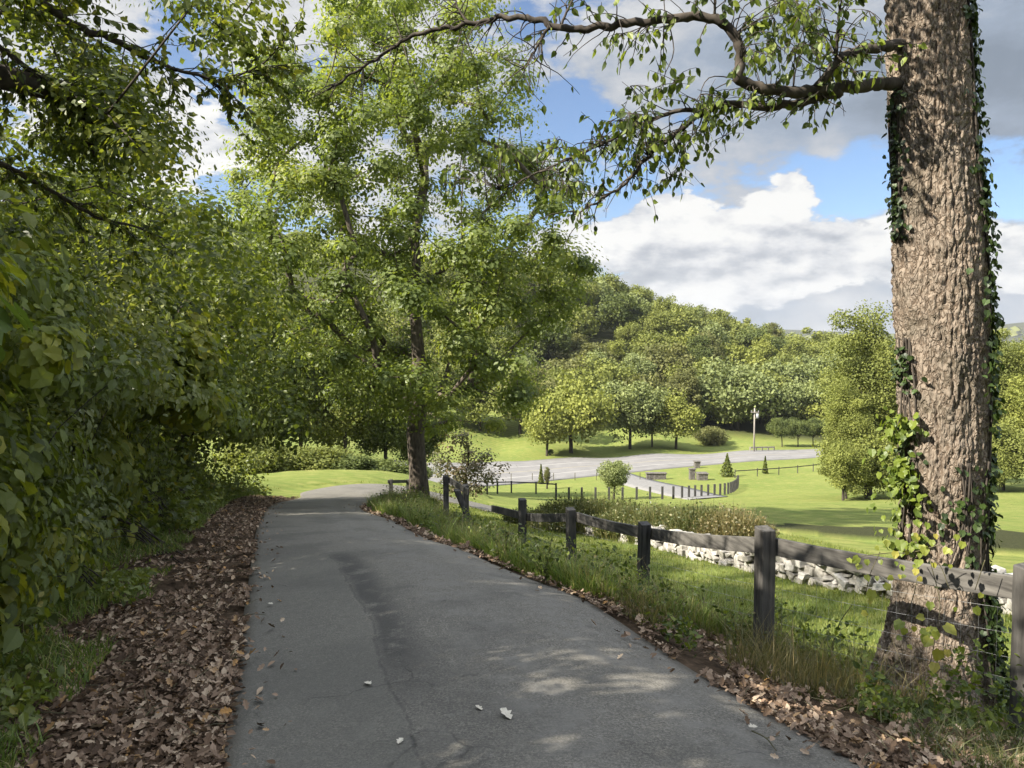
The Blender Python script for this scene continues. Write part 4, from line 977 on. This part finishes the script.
# tawny shrubs beyond the wall
def tuft(name, base, rx, h, n, lm, label, seed, cat='shrub', wdt=.008, group=None):
    r = np.random.RandomState(seed); a = r.rand(n) * 6.283; q = np.sqrt(r.rand(n)); x = base[0] + np.cos(a) * q * rx; y = base[1] + np.sin(a) * q * rx * .8
    p = np.c_[x, y, zf(x, y)]; hh = h * (1 - .55 * q**2) * (.65 + .5 * r.rand(n))
    out_ = np.c_[np.cos(a), np.sin(a), np.zeros(n)] * (q * .35 * hh)[:, None] + r.normal(size=(n, 3)) * .08 * hh[:, None]
    s = r.normal(size=(n, 3)); s[:, 2] = 0; s /= np.linalg.norm(s, axis=1)[:, None]; up = np.array([0, 0, 1.])
    V = np.stack([p - s * wdt, p + s * wdt, p + out_ * .4 + up * (hh * .6)[:, None] + s * wdt, p + out_ * .4 + up * (hh * .6)[:, None] - s * wdt, p + out_ + up * hh[:, None]], 1)
    i = (np.arange(n) * 5)[:, None]; L = np.concatenate([i + [0, 1, 2, 3], i + [3, 2, 4]], 1)
    e = empty(name, base, label, cat, group)
    obj('stems', mesh_np('stems', V.reshape(-1, 3), L.ravel(), np.tile([4, 3], n), np.repeat(r.rand(n), 5)), lm, e)
    m2 = n; k = r.randint(0, n, m2); tt = r.uniform(.25, 1, m2); pts = p[k] + out_[k] * tt[:, None] + up * (hh[k] * tt)[:, None] + r.normal(size=(m2, 3)) * .04
    obj('leaves', leaves_mesh('leaves', pts, .07, 'quad', tilt=.8, seed=seed), lm, e)
shr = [(575, 25.8, 1.2, 1.35, M_DRYG, 'grey green shrub leftmost beyond the stone wall'), (605, 24.2, 1.3, 1.4, M_DRYG, 'dark tawny shrub second from the left beyond the wall'), (640, 21.8, 1.2, 1.2, M_DRYG, 'low shrub beyond the wall, third from the left'),
       (672, 20.4, 1.1, 1.2, M_DRYG, 'green brown shrub in the middle of the row beyond the wall'), (705, 19.3, 1.0, 1.25, M_DRYG, 'mixed green and straw shrub right of the middle of the row'), (735, 18.6, .9, 1.15, M_DRY, 'tawny feathery shrub at the right end of the row beyond the wall'), (752, 18.2, .4, .6, M_DRYG, 'small feathery clump ending the shrub row on the right')]
for i, (px, Y, rx, h, lm, lab) in enumerate(shr):
    x = (px - 512) / F * Y; tuft('shrub', np.array([x, Y, z1(x, Y)]), rx * 1.05, h * .86, 5200, lm, lab, 200 + i, group='shrubs in a row beyond the stone wall')
for i, (px, Y, h, lab) in enumerate([(530, 27, .6, 'pale weedy clump by the lower drive, behind the fence posts'), (555, 24, .8, 'small weedy clump left of the shrub row')]):
    x = (px - 512) / F * Y; tuft('weed_clump', np.array([x, Y, z1(x, Y)]), .9, h, 1800, M_DRYG, lab, 220 + i, cat='weeds')

# weeds in the verge and at the fence
def weed(px, py, h, lm, label, seed, n=7, lsz=.05, y0=3, y1=30, name='weed', spread=.5, per=14):
    b = hit(px, py, y0, y1); r = random.Random(seed); g = Geo(); pts = []
    e = empty(name, b, label, 'weed')
    for i in range(n):
        a = r.uniform(0, 6.28); d = spread * h * r.uniform(.1, 1); tip = b + np.array([math.cos(a) * d, math.sin(a) * d, h * r.uniform(.6, 1.05)])
        ln = spline([b + [r.gauss(0, .03), r.gauss(0, .03), -.02], b * .5 + tip * .5 + [0, 0, .15 * h], tip], 10); g.tube(ln, np.linspace(.004, .0015, 10), 4)
        for k in range(per): q = r.uniform(.2, 1) * 9; j = min(int(q), 8); pts.append(ln[j] + (ln[j + 1] - ln[j]) * (q - j) + np.array([r.gauss(0, .025), r.gauss(0, .025), r.gauss(0, .02)]))
    obj('stem', g.mesh('stem', True), M_STEM, e)
    obj('leaves', leaves_mesh('leaves', np.array(pts), lsz, 'oval', tilt=.6, seed=seed), lm, e)
for i, (px, py, h, lm, lab) in enumerate([(665, 612, .55, M_HACK, 'fresh green weed right beside the second black post'), (610, 600, .5, M_DRYG, 'wispy weed between the two middle black posts'), (700, 630, .5, M_HACK, 'leafy weed under the rail midway to the grey post'),
        (740, 650, .42, M_HACK, 'weed touching the foot of the grey post'), (545, 585, .55, M_HACK, 'tall weed in the verge grass left of the slim black post'), (505, 565, .6, M_DRYG, 'grey weed hiding the foot of the fence near the leaning post'),
        (455, 540, .55, M_DRYG, 'bluish weed in the verge short of the leaning post'), (405, 512, .8, M_PURP, 'reddish brown weed where the verge begins at the bend'), (440, 515, .8, M_DRYG, 'rank weed at the foot of the oak'), (780, 640, .6, M_HACK, 'green sprays climbing the shaded side of the grey post')]):
    weed(px, py, h, lm, lab, 300 + i, 9)
# grapevine with yellow leaves on the fence in front of the big tree
def grapevine():
    r = random.Random(6); e = empty('grape_vine', hit(900, 700, 3, 12), 'yellowing grape vine hanging over the rail in front of the big trunk', 'vine'); g = Geo(); pts = []; zs_ = []
    Yf = 5.15
    L = [[(862, 556), (900, 553), (935, 560), (950, 590)], [(920, 560), (915, 590), (905, 620)], [(930, 560), (940, 610), (935, 640), (930, 665)], [(985, 560), (975, 590)], [(880, 552), (870, 575), (866, 592)], [(895, 535), (905, 550), (940, 545)]]
    for ln in L:
        Y = [Yf + .35 * (932 - a[0]) / 100 - r.uniform(.05, .16) for a in ln]; p = spline(np.array([P(a[0], a[1], y) for a, y in zip(ln, Y)]), 16); g.tube(p, [.003] * 16, 5)
    obj('stem', g.mesh('stem', True), M_STEM, e)
    for (px, py, sz) in [(902, 621, .13), (930, 602, .12), (930, 638, .14), (925, 628, .12), (935, 663, .13), (975, 607, .11), (945, 625, .12), (872, 590, .10), (866, 575, .09), (884, 584, .09), (900, 540, .1), (915, 533, .09), (932, 540, .09), (948, 548, .08), (880, 560, .08), (893, 577, .09), (862, 612, .06), (870, 600, .07), (905, 575, .08), (922, 545, .09), (890, 528, .09), (955, 535, .07), (940, 650, .11), (918, 560, .08)] + [(r.gauss(905, 26), r.gauss(548, 15), r.uniform(.05, .09)) for _ in range(34)] + [(r.gauss(930, 14), r.gauss(625, 24), r.uniform(.05, .10)) for _ in range(12)]:
        pts.append(P(px, py, Yf + .35 * (932 - px) / 100 - r.uniform(.1, .25))); zs_.append(sz * .55)
    N = len(pts); obj('leaves', leaves_mesh('leaves', np.array(pts), np.array(zs_), 'maple', normal=np.tile([-.3, -.8, .45], (N, 1)), tilt=.3, seed=6, direc=np.tile([0., 0, -1], (N, 1))), M_YELLOW, e)
grapevine()
# thorny dead stem between grey post and trunk
b = hit(832, 675, 4, 12); g = Geo(); e = empty('dead_stem', b, 'dark dead stem with crooked twigs standing between the grey post and the trunk', 'dead plant')
ln = [b, P(834, 640, b[1]), P(840, 622, b[1]), P(852, 605, b[1])]; g.tube(spline(ln, 12), np.linspace(.007, .003, 12), 5)
for s_, t_ in [((834, 645), (826, 628)), ((836, 632), (848, 626)), ((834, 655), (842, 648))]: g.tube([P(*s_, b[1]), P(*t_, b[1] + .05)], [.003, .0015], 4)
obj('stem', g.mesh('stem', True), M_BARKD, e)
obj('leaves', leaves_mesh('leaves', scatter(np.array([P(834, 660, b[1]), P(838, 640, b[1])]), 14, .09, 3), .04, 'oval', seed=3), M_IVY, e)

# ------------------------------------------------------------------ valley and hillside trees
def far_crown(name, rx, rz, n, lsz, seed, lumps=34):
    """crown at the origin, base of the crown at z=0: leaf sprays set over many lumps"""
    r = np.random.RandomState(seed); d = r.normal(size=(lumps, 3)); d /= np.linalg.norm(d, axis=1)[:, None]; d[:, 2] = d[:, 2] * .9 + .1; wob = 1 + .16 * np.sin(d[:, 0] * 4 + seed)
    C = d * np.array([rx, rx, rz]) * ((.42 + .50 * r.rand(lumps)) * wob)[:, None] * np.array([1, 1, 1]); C[:, 2] += rz
    lr = r.uniform(.20, .44, lumps) * rx; k = r.randint(0, lumps, n); v = r.normal(size=(n, 3)); v /= np.linalg.norm(v, axis=1)[:, None]
    pts = C[k] + v * (lr[k] * r.uniform(.55, 1.25, n))[:, None] * np.array([1, 1, .85])
    tn = np.repeat(r.rand(lumps)[k] * .5, 1) + r.rand(n) * .5
    me = leaves_mesh(name, pts, lsz, 'quad', normal=v * .85 + [0, 0, .25], tilt=.5, seed=seed, tint=tn)
    return me
def far_trunk(h, r0, seed, rx=3):
    g = Geo(); r = random.Random(seed); g.tube([(0, 0, -.6), (0, 0, .2), (.05, 0, h * .5), (.1, .05, h)], [r0 * 1.2, r0, r0 * .8, r0 * .4], 8)
    for i in range(6):
        a = r.uniform(0, 6.28); z = h * r.uniform(.35, .7); g.tube([(0, 0, z), (math.cos(a) * rx * .3, math.sin(a) * rx * .3, z + h * .15), (math.cos(a) * rx * .7, math.sin(a) * rx * .7, z + h * .3)], [r0 * .5, r0 * .35, r0 * .1], 5)
    return g.mesh('trunk', True)
PROTO = {}
def far_tree(name, loc, w_, h, kind, label, group=None, seed=0, rot=0, th=.22, detail=1.0, cat='tree'):
    """kind: index of FAR material; unit prototypes are scaled through their mesh, built per (kind, variant)"""
    e = empty(name, loc, label, cat, group); e.rotation_euler.z = rot
    ch = h * (1 - th); ratio = min([.6, .8, 1.0, 1.3, 1.7, 2.2, 2.9], key=lambda q: abs(math.log(q * w_ / ch)))
    key = (kind, seed % 3, detail, ratio)
    if key not in PROTO:
        cm = far_crown('crown', 1.0, ratio, int(3300 * detail * max(1, ratio)), .142 / math.sqrt(detail), 500 + kind * 7 + seed % 3, int(34 * max(1, ratio) * (1 + .25 * (detail > 2)))); cm.materials.append(FAR[kind])
        tm = far_trunk(1.1, .07, 600 + seed % 3, .9); tm.materials.append(M_BARKD); PROTO[key] = (cm, tm)
    cm, tm = PROTO[key]
    c = bpy.data.objects.new('crown', cm); COL.objects.link(c); c.parent = e; c.location = (0, 0, h * th); c.scale = (w_ / 2, w_ / 2, ch / 2.05 / ratio)
    k = bpy.data.objects.new('trunk', tm); COL.objects.link(k); k.parent = e; k.scale = (max(w_ / 3, 1.5), max(w_ / 3, 1.5), h * .6)
    return e
def vt(px, pyb, pw, ptop, kind, label, seed, th=.2, group=None, detail=3.0, name='tree', Y=None):
    b = hit(px, pyb, 30, 400) if Y is None else np.array([P(px, 400, Y)[0], Y, z1(P(px, 400, Y)[0], Y)])
    s = b[1] / F; far_tree(name, b, pw * s, (P(px, pyb if Y is None else 384, b[1])[2] if 0 else 0) + P(px, ptop, b[1])[2] - b[2], kind, label, group, seed, rnd.uniform(0, 6), th, detail)
vt(571, 453, 84, 384, 5, 'broad yellow green tree beyond the valley road, right of a lower one', 0, .22)
vt(547, 456, 54, 400, 5, 'lower yellow green tree leftmost beyond the valley road', 1, .22)
vt(630, 449, 66, 374, 3, 'pale green tree just left of the round golden tree in the valley', 2, .15)
vt(676, 449, 56, 396, 5, 'round golden green tree on its own trunk beyond the valley road', 0, .22)
vt(652, 447, 40, 392, 2, 'dark green tree between the two yellow ones beyond the road', 1, .1)
vt(712, 445, 34, 428, 4, 'low brownish grey bush right of the round golden tree', 2, .05, name='bush')
for i, px in enumerate((782, 798, 813, 828)): vt(px, 447, 24, 418, 2, ['leftmost dark tree of the trimmed row right of the utility pole', 'second dark tree of the trimmed row right of the utility pole', 'third dark tree of the trimmed row by the valley road', 'last dark tree of the trimmed row, nearest the golden tree'][i], i, .32, group='row of dark trees by the valley road')
vt(738, 440, 82, 360, 3, 'broad grey green tree crown behind the utility pole', 1, .1, Y=172)
vt(800, 440, 60, 378, 3, 'pale green tree rising above the trimmed dark row', 2, .1, Y=176)
vt(700, 440, 46, 380, 2, 'dark tree left of the broad grey green crown', 0, .1, Y=175)
vt(600, 440, 70, 360, 1, 'yellow green tree at the foot of the hill above the valley road', 1, .1, Y=172)
vt(520, 445, 70, 372, 4, 'brownish tree beyond the valley road right of the oak', 0, .15, Y=150)
vt(560, 440, 60, 370, 0, 'green tree behind the yellow pair across the road', 2, .15, Y=165)
vt(480, 450, 60, 380, 1, 'yellow green tree seen through the skirts of the oak', 1, .15, Y=150)
vt(440, 450, 60, 360, 0, 'green tree directly behind the trunk of the oak', 0, .15, Y=150)
# nearer trees to the right of the meadow
vt(872, 488, 88, 298, 0, 'tall yellow green tree in the meadow, left of the big trunk', 0, .0, Y=66, detail=7.0)
vt(848, 488, 44, 372, 1, 'lower golden skirted tree in front of the tall meadow tree', 1, .0, Y=63, detail=5.0)
vt(1003, 482, 60, 312, 0, 'green tree in the meadow just right of the big trunk', 2, .0, Y=76, detail=6.0)
vt(1045, 482, 70, 340, 5, 'gold tinged tree at the right edge of the view', 0, .0, Y=72, detail=5.0)
vt(925, 484, 60, 330, 0, 'green meadow tree hidden behind the big trunk', 1, .0, Y=80, detail=4.0)
for px, Y, pw, top_, kd, lab in [(868, 62, 70, 425, 1, 'yellow green bush round the foot of the tall meadow tree'), (845, 60, 44, 432, 1, 'golden bush at the left foot of the meadow trees'), (1006, 70, 60, 415, 0, 'green bush under the meadow tree right of the big trunk'), (985, 68, 40, 440, 1, 'small yellow green bush half hidden by the right side of the big trunk')]:
    vt(px, 490, pw, top_, kd, lab, int(px), 0, Y=Y, detail=4.0, name='bush')
# woods beyond the left lawn
for i, (px, Y, pw, top_, kd, lab) in enumerate([(60, 60, 150, 150, 2, 'dark tree leftmost in the wood beyond the lawn'), (160, 58, 130, 220, 2, 'dark tree second in the wood beyond the lawn'), (240, 57, 110, 250, 2, 'dark green tree beyond the lawn above the hedge end'),
        (300, 56, 90, 290, 2, 'dark green tree in the middle of the wood beyond the lawn'), (345, 57, 80, 300, 0, 'mid green tree beyond the lawn, left of the oak trunk'), (385, 60, 80, 330, 2, 'dark tree beyond the lawn directly left of the oak trunk'), (330, 68, 120, 270, 0, 'taller tree in the back row beyond the lawn'), (415, 72, 70, 360, 2, 'dark tree beyond the lawn behind the oak trunk')]):
    vt(px, 480, pw, top_, kd, lab, i, .05, Y=Y, detail=5.0)
for i, (px, Y, wd_, h, lab) in enumerate([(285, 49, 3.6, 1.5, 'low hedge bush at the left end of the lawn edge'), (315, 50, 3.8, 1.5, 'second low hedge bush along the lawn edge'), (345, 50, 3.8, 1.1, 'third low hedge bush along the lawn edge'), (375, 51, 3.8, .9, 'low hedge bush along the lawn edge nearest the oak trunk'), (402, 52, 3.4, .8, 'last low hedge bush behind the oak trunk'), (255, 48, 3.6, 2.0, 'tall hedge bush behind the end of the left bushes')]):
    x = (px - 512) / F * Y; far_tree('bush', (x, Y, z1(x, Y) - .3), wd_ * 1.25, h * 1.3, [0, 0, 2, 2, 2, 0][i], lab, 'low hedge along the edge of the lawn', i, 0, .0, 3.0, 'bush')

# hillside forest: each visible tree on its own
def forest():
    r = random.Random(77); pts = []; tries = 0
    while tries < 24000 and len(pts) < 250:
        tries += 1; px = r.uniform(395, 1075); Y = 168 * math.exp(r.uniform(0, .66)); x = (px - 512) / F * Y
        if all((x - a)**2 + ((Y - b) * .8)**2 > 7.4**2 for a, b in pts): pts.append((x, Y))
    kinds = [0, 0, 0, 1, 1, 2, 2, 3, 3, 4, 5]; nm_ = ['mid green', 'yellow green', 'dark green', 'grey green', 'brownish', 'golden']
    bands = [(540, 'behind the oak'), (600, 'above the twin yellow tree'), (655, 'above the pale green valley tree'), (700, 'above the round golden tree'), (775, 'above the utility pole'),
             (835, 'above the trimmed dark row'), (900, 'behind the tall meadow tree'), (985, 'behind the big trunk'), (9999, 'right of the big trunk')]
    shp = [('small', 8.5, 9.0), ('slender', 8.2, 14.0), ('broad', 13.5, 10.5), ('large', 13.5, 14.0)]; used = set()
    pts.sort(key=lambda q: q[1])
    for i, (x, Y) in enumerate(pts):
        px = 512 + x / Y * F; band = next(b for a, b in bands if px < a)
        zone = 'on the lowest slope' if Y < 190 else ('halfway up the wooded hill' if Y < 225 else ('on the upper slope' if Y < 262 else 'near the skyline'))
        for _ in range(60):
            kd = r.choice(kinds); sh = r.choice(shp); key = (kd, sh[0], zone, band)
            if key not in used: break
        used.add(key)
        far_tree('forest_tree', (x, Y, z1(x, Y) - .5), sh[1] * r.uniform(.95, 1.05), sh[2] * r.uniform(.95, 1.05), kd, '%s %s forest tree %s, %s' % (sh[0], nm_[kd], zone, band), 'trees of the wooded hillside', i, r.uniform(0, 6), .12, 1.6)
forest()
# far woods as one mass each
def far_mass():
    r = np.random.RandomState(3); n = 3600; az = r.uniform(R(-38), R(44), n); d = np.exp(r.uniform(math.log(340), math.log(3300), n))
    x, y = np.sin(az) * d, np.cos(az) * d; z = zf(x, y); V = []; k = 26; pts = []; nn = []; sz = []
    v = r.normal(size=(n, k, 3)); v /= np.linalg.norm(v, axis=2)[..., None]; v[..., 2] = abs(v[..., 2])
    rad = r.uniform(6, 10, n) * np.clip(d / 500, 1, 4); pts = np.stack([x, y, z], -1)[:, None] + v * rad[:, None, None] * np.array([1, 1, .9]); 
    o = obj('far_wood', leaves_mesh('far_wood', pts.reshape(-1, 3), np.repeat(rad * .8, k), 'quad', normal=v.reshape(-1, 3), tilt=.25, seed=4, tint=np.repeat(r.rand(n), k)), FAR[0])
    tag(o, 'distant woods covering the low ground beyond the hill', 'woods', kind='stuff')
far_mass()

# ------------------------------------------------------------------ small things in the valley
def far_fence(label, pix, step, h, rail_h=(), pw=.13, m_=M_POST, y1=400, group=None):
    ps = np.array([hit(a, b, 30, y1) for a, b in pix]); s = spline(ps[:, :2], 300); L = np.r_[0, np.cumsum(np.linalg.norm(np.diff(s, axis=0), axis=1))]
    e = empty('post_fence', ps[0], label, 'fence', group); n = int(L[-1] / step); q = np.linspace(0, L[-1], n + 1); X = np.interp(q, L, s[:, 0]); Y = np.interp(q, L, s[:, 1]); Z = zf(X, Y)
    for i in range(n + 1):
        g = Geo(); g.box((X[i], Y[i], Z[i] + h / 2 - .1), (pw, pw, h + .2)); obj('post', g.mesh('post'), m_, e)
    for rh in rail_h:
        for i in range(n):
            a = np.array([X[i], Y[i] - pw * .6, Z[i] + rh]); b = np.array([X[i + 1], Y[i + 1] - pw * .6, Z[i + 1] + rh]); d = b - a; L1 = np.linalg.norm(d); d /= L1; sd = np.cross(d, [0, 0, 1]); sd /= np.linalg.norm(sd); g = Geo()
            g.box((a + b) / 2, (L1, .04, .12), [d, sd, np.cross(sd, d)]); obj('rail', g.mesh('rail'), m_, e)
far_fence('black board fence curving round the entrance drive at the foot of the meadow', [(556, 500), (590, 500), (630, 500), (670, 499), (700, 497), (722, 495), (736, 490), (738, 485)], 1.25, 1.15, (), .18)
far_fence('post and rail fence with few posts in the grass left of the entrance', [(455, 493), (480, 494), (520, 493), (556, 496)], 3.4, 1.3, (1.2,), .17)
far_fence('thin wire fence along the near side of the valley road, left part', [(490, 481), (560, 480.5), (640, 480)], 2.6, 1.0, (), .08, M_STEM)
far_fence('low grey fence along the near side of the valley road, right of the cedar', [(735, 478), (790, 474), (840, 468)], 3.2, 1.1, (.9,), .09, M_POSTG)

def gate_stone(px, py, wd_, hd, label, cap=True, cat='gate pillar', name='stone_pillar', dep=None, m_=None, Y1=200):
    b = hit(px, py, 60, Y1); e = empty(name, b, label, cat); g = Geo(); r = random.Random(int(px)); nr = max(2, int(hd / .22)); dep = dep or wd_
    for row in range(nr):
        nc = max(2, int(wd_ / .4)); 
        for c in range(nc):
            w1 = wd_ / nc; g.box(b + [-wd_ / 2 + w1 * (c + .5), 0, hd / nr * (row + .5)], (w1 - .015, dep, hd / nr - .015), None, .015, r.random())
    obj('stonework', g.mesh('stonework'), M_FIELD, e)
    if cap: g = Geo(); g.box(b + [0, 0, hd + .08], (wd_ + .2, dep + .2, .14), tint=.9); bevel(obj('cap', g.mesh('cap'), M_FIELD, e), .03)
    return b, e
gate_stone(697, 468, .8, .9, 'small stone pillar nearest the valley road, right of the entrance road')
gate_stone(692, 479.5, .7, 1.3, 'taller stone pillar at the right of the entrance road')
gate_stone(702, 480, 1.2, .8, 'squat stone block right beside the taller stone pillar', True, 'stone block', 'stone_block')
gate_stone(656, 479.5, 2.5, .75, 'long low grey stone wall left of the entrance road', True, 'wall', 'low_wall', .7)
def cone(px, py, pw, ptop, label, name):
    b = hit(px, py, 30, 400); sc_ = b[1] / F; R_ = pw * sc_ / 2; H = P(px, ptop, b[1])[2] - b[2]; r = np.random.RandomState(int(px)); n = 1500
    q = r.rand(n)**.7 ; a = r.rand(n) * 6.283; rad = R_ * q * (.65 + .5 * r.rand(n)) * (1 + .18 * np.sin(q * 40 + a))
    pts = np.c_[b[0] + np.cos(a) * rad, b[1] + np.sin(a) * rad, b[2] + .1 + H * (1 - q)]
    e = empty(name, b, label, 'tree'); g = Geo(); g.tube([b - [0, 0, .2], b + [0, 0, H * .9]], [.07, .02], 6); obj('trunk', g.mesh('trunk', True), M_BARKD, e)
    obj('crown', leaves_mesh('crown', pts, .2, 'quad', normal=np.c_[np.cos(a), np.sin(a), np.full(n, .4)], tilt=.5, seed=int(px)), M_DARK, e)
cone(727, 477, 13, 454, 'little dark conical cedar by the entrance road', 'cedar')
cone(828, 476, 6, 460, 'slim young evergreen near the right end of the grey fence', 'sapling')
cone(765, 474, 5.5, 457, 'slim young evergreen right of the cedar', 'sapling')
cone(541, 484, 5, 465, 'slim dark sapling against the valley road', 'sapling')
vt(547, 489, 7, 466, 4, 'thin grey green young tree before the valley road', 1, .1, name='sapling')
x0 = hit(614, 499, 30, 100); far_tree('sapling', x0, 3.4, 3.9, 3, 'bright pale green young tree in front of the valley road', None, 2, 0, .2, 3.0)
vt(550, 455.5, 7, 449, 2, 'dark stump shaped shrub under the yellow tree', 2, .0, name='shrub')
# utility pole
b = hit(754, 452, 60, 300); s_ = b[1] / F; H = 44 * s_; e = empty('utility_pole', b, 'pale wooden utility pole with a crossarm across the valley road', 'pole'); g = Geo()
g.tube([b + [0, 0, -.5], b + [0, 0, H]], [.17, .12], 10); obj('pole', g.mesh('pole', True), M_POLE, e)
g = Geo(); g.box(b + [0, -.25, H - .7], (1.5, .12, .14)); obj('crossarm', g.mesh('crossarm'), M_POLE, e)
g = Geo(); g.tube([b + [.45, -.3, H - 1.8], b + [.45, -.3, H - .95]], [.25, .25], 10); obj('transformer', g.mesh('transformer', True), M_METAL, e)
for dx in (-.65, 0, .65): g = Geo(); g.tube([b + [dx, -.25, H - .63], b + [dx, -.25, H - .4]], [.05, .07], 6); obj('insulator', g.mesh('insulator', True), M_METAL, e)
# pale guard rail by the pole
b0, b1 = hit(750, 451.5, 60, 300), hit(774, 451, 60, 300); e = empty('guard_rail', b0, 'short pale wooden guard rail beside the utility pole', 'guard rail')
for q in np.linspace(0, 1, 5): g = Geo(); g.box(b0 + (b1 - b0) * q + [0, 0, .4], (.18, .18, .9)); obj('post', g.mesh('post'), M_POLE, e)
d_ = b1 - b0; L_ = np.linalg.norm(d_); d_ /= L_; sd = np.cross(d_, [0, 0, 1]); sd /= np.linalg.norm(sd); g = Geo(); g.box((b0 + b1) / 2 + [0, 0, .75] + sd * .13, (L_, .08, .25), [d_, sd, np.cross(sd, d_)]); obj('rail', g.mesh('rail'), M_POLE, e)

# small dogwood with reddish leaves just right of the oak
b = hit(462, 507, 24, 40); C = poly_centres([(440, 445), (462, 430), (490, 455), (508, 470), (485, 490), (450, 492), (435, 475)], (b[1] - .9, b[1] + .9), 46, 9)
tree('dogwood_tree', b, P(466, 470, b[1]), C, 55, .45, .13, M_PURP, 'small reddish green dogwood right of the oak, behind the fence', bark=M_BARKD, r_base=.06, seed=91, r_tip=.006)

# ------------------------------------------------------------------ the air
g = Geo(); g.box((0, 1000, 90), (9000, 9000, 480)); hz = g.mesh('haze')
m, k, out = mat('haze')
pvn = k.add('ShaderNodeVolumePrincipled', {'Color': (.92, .95, 1, 1), 'Density': .00010, 'Anisotropy': .3}); k.l.new(pvn.outputs[0], out.inputs['Volume'])
tag(obj('haze', hz, m), 'thin pale air haze over the whole valley', kind='stuff')
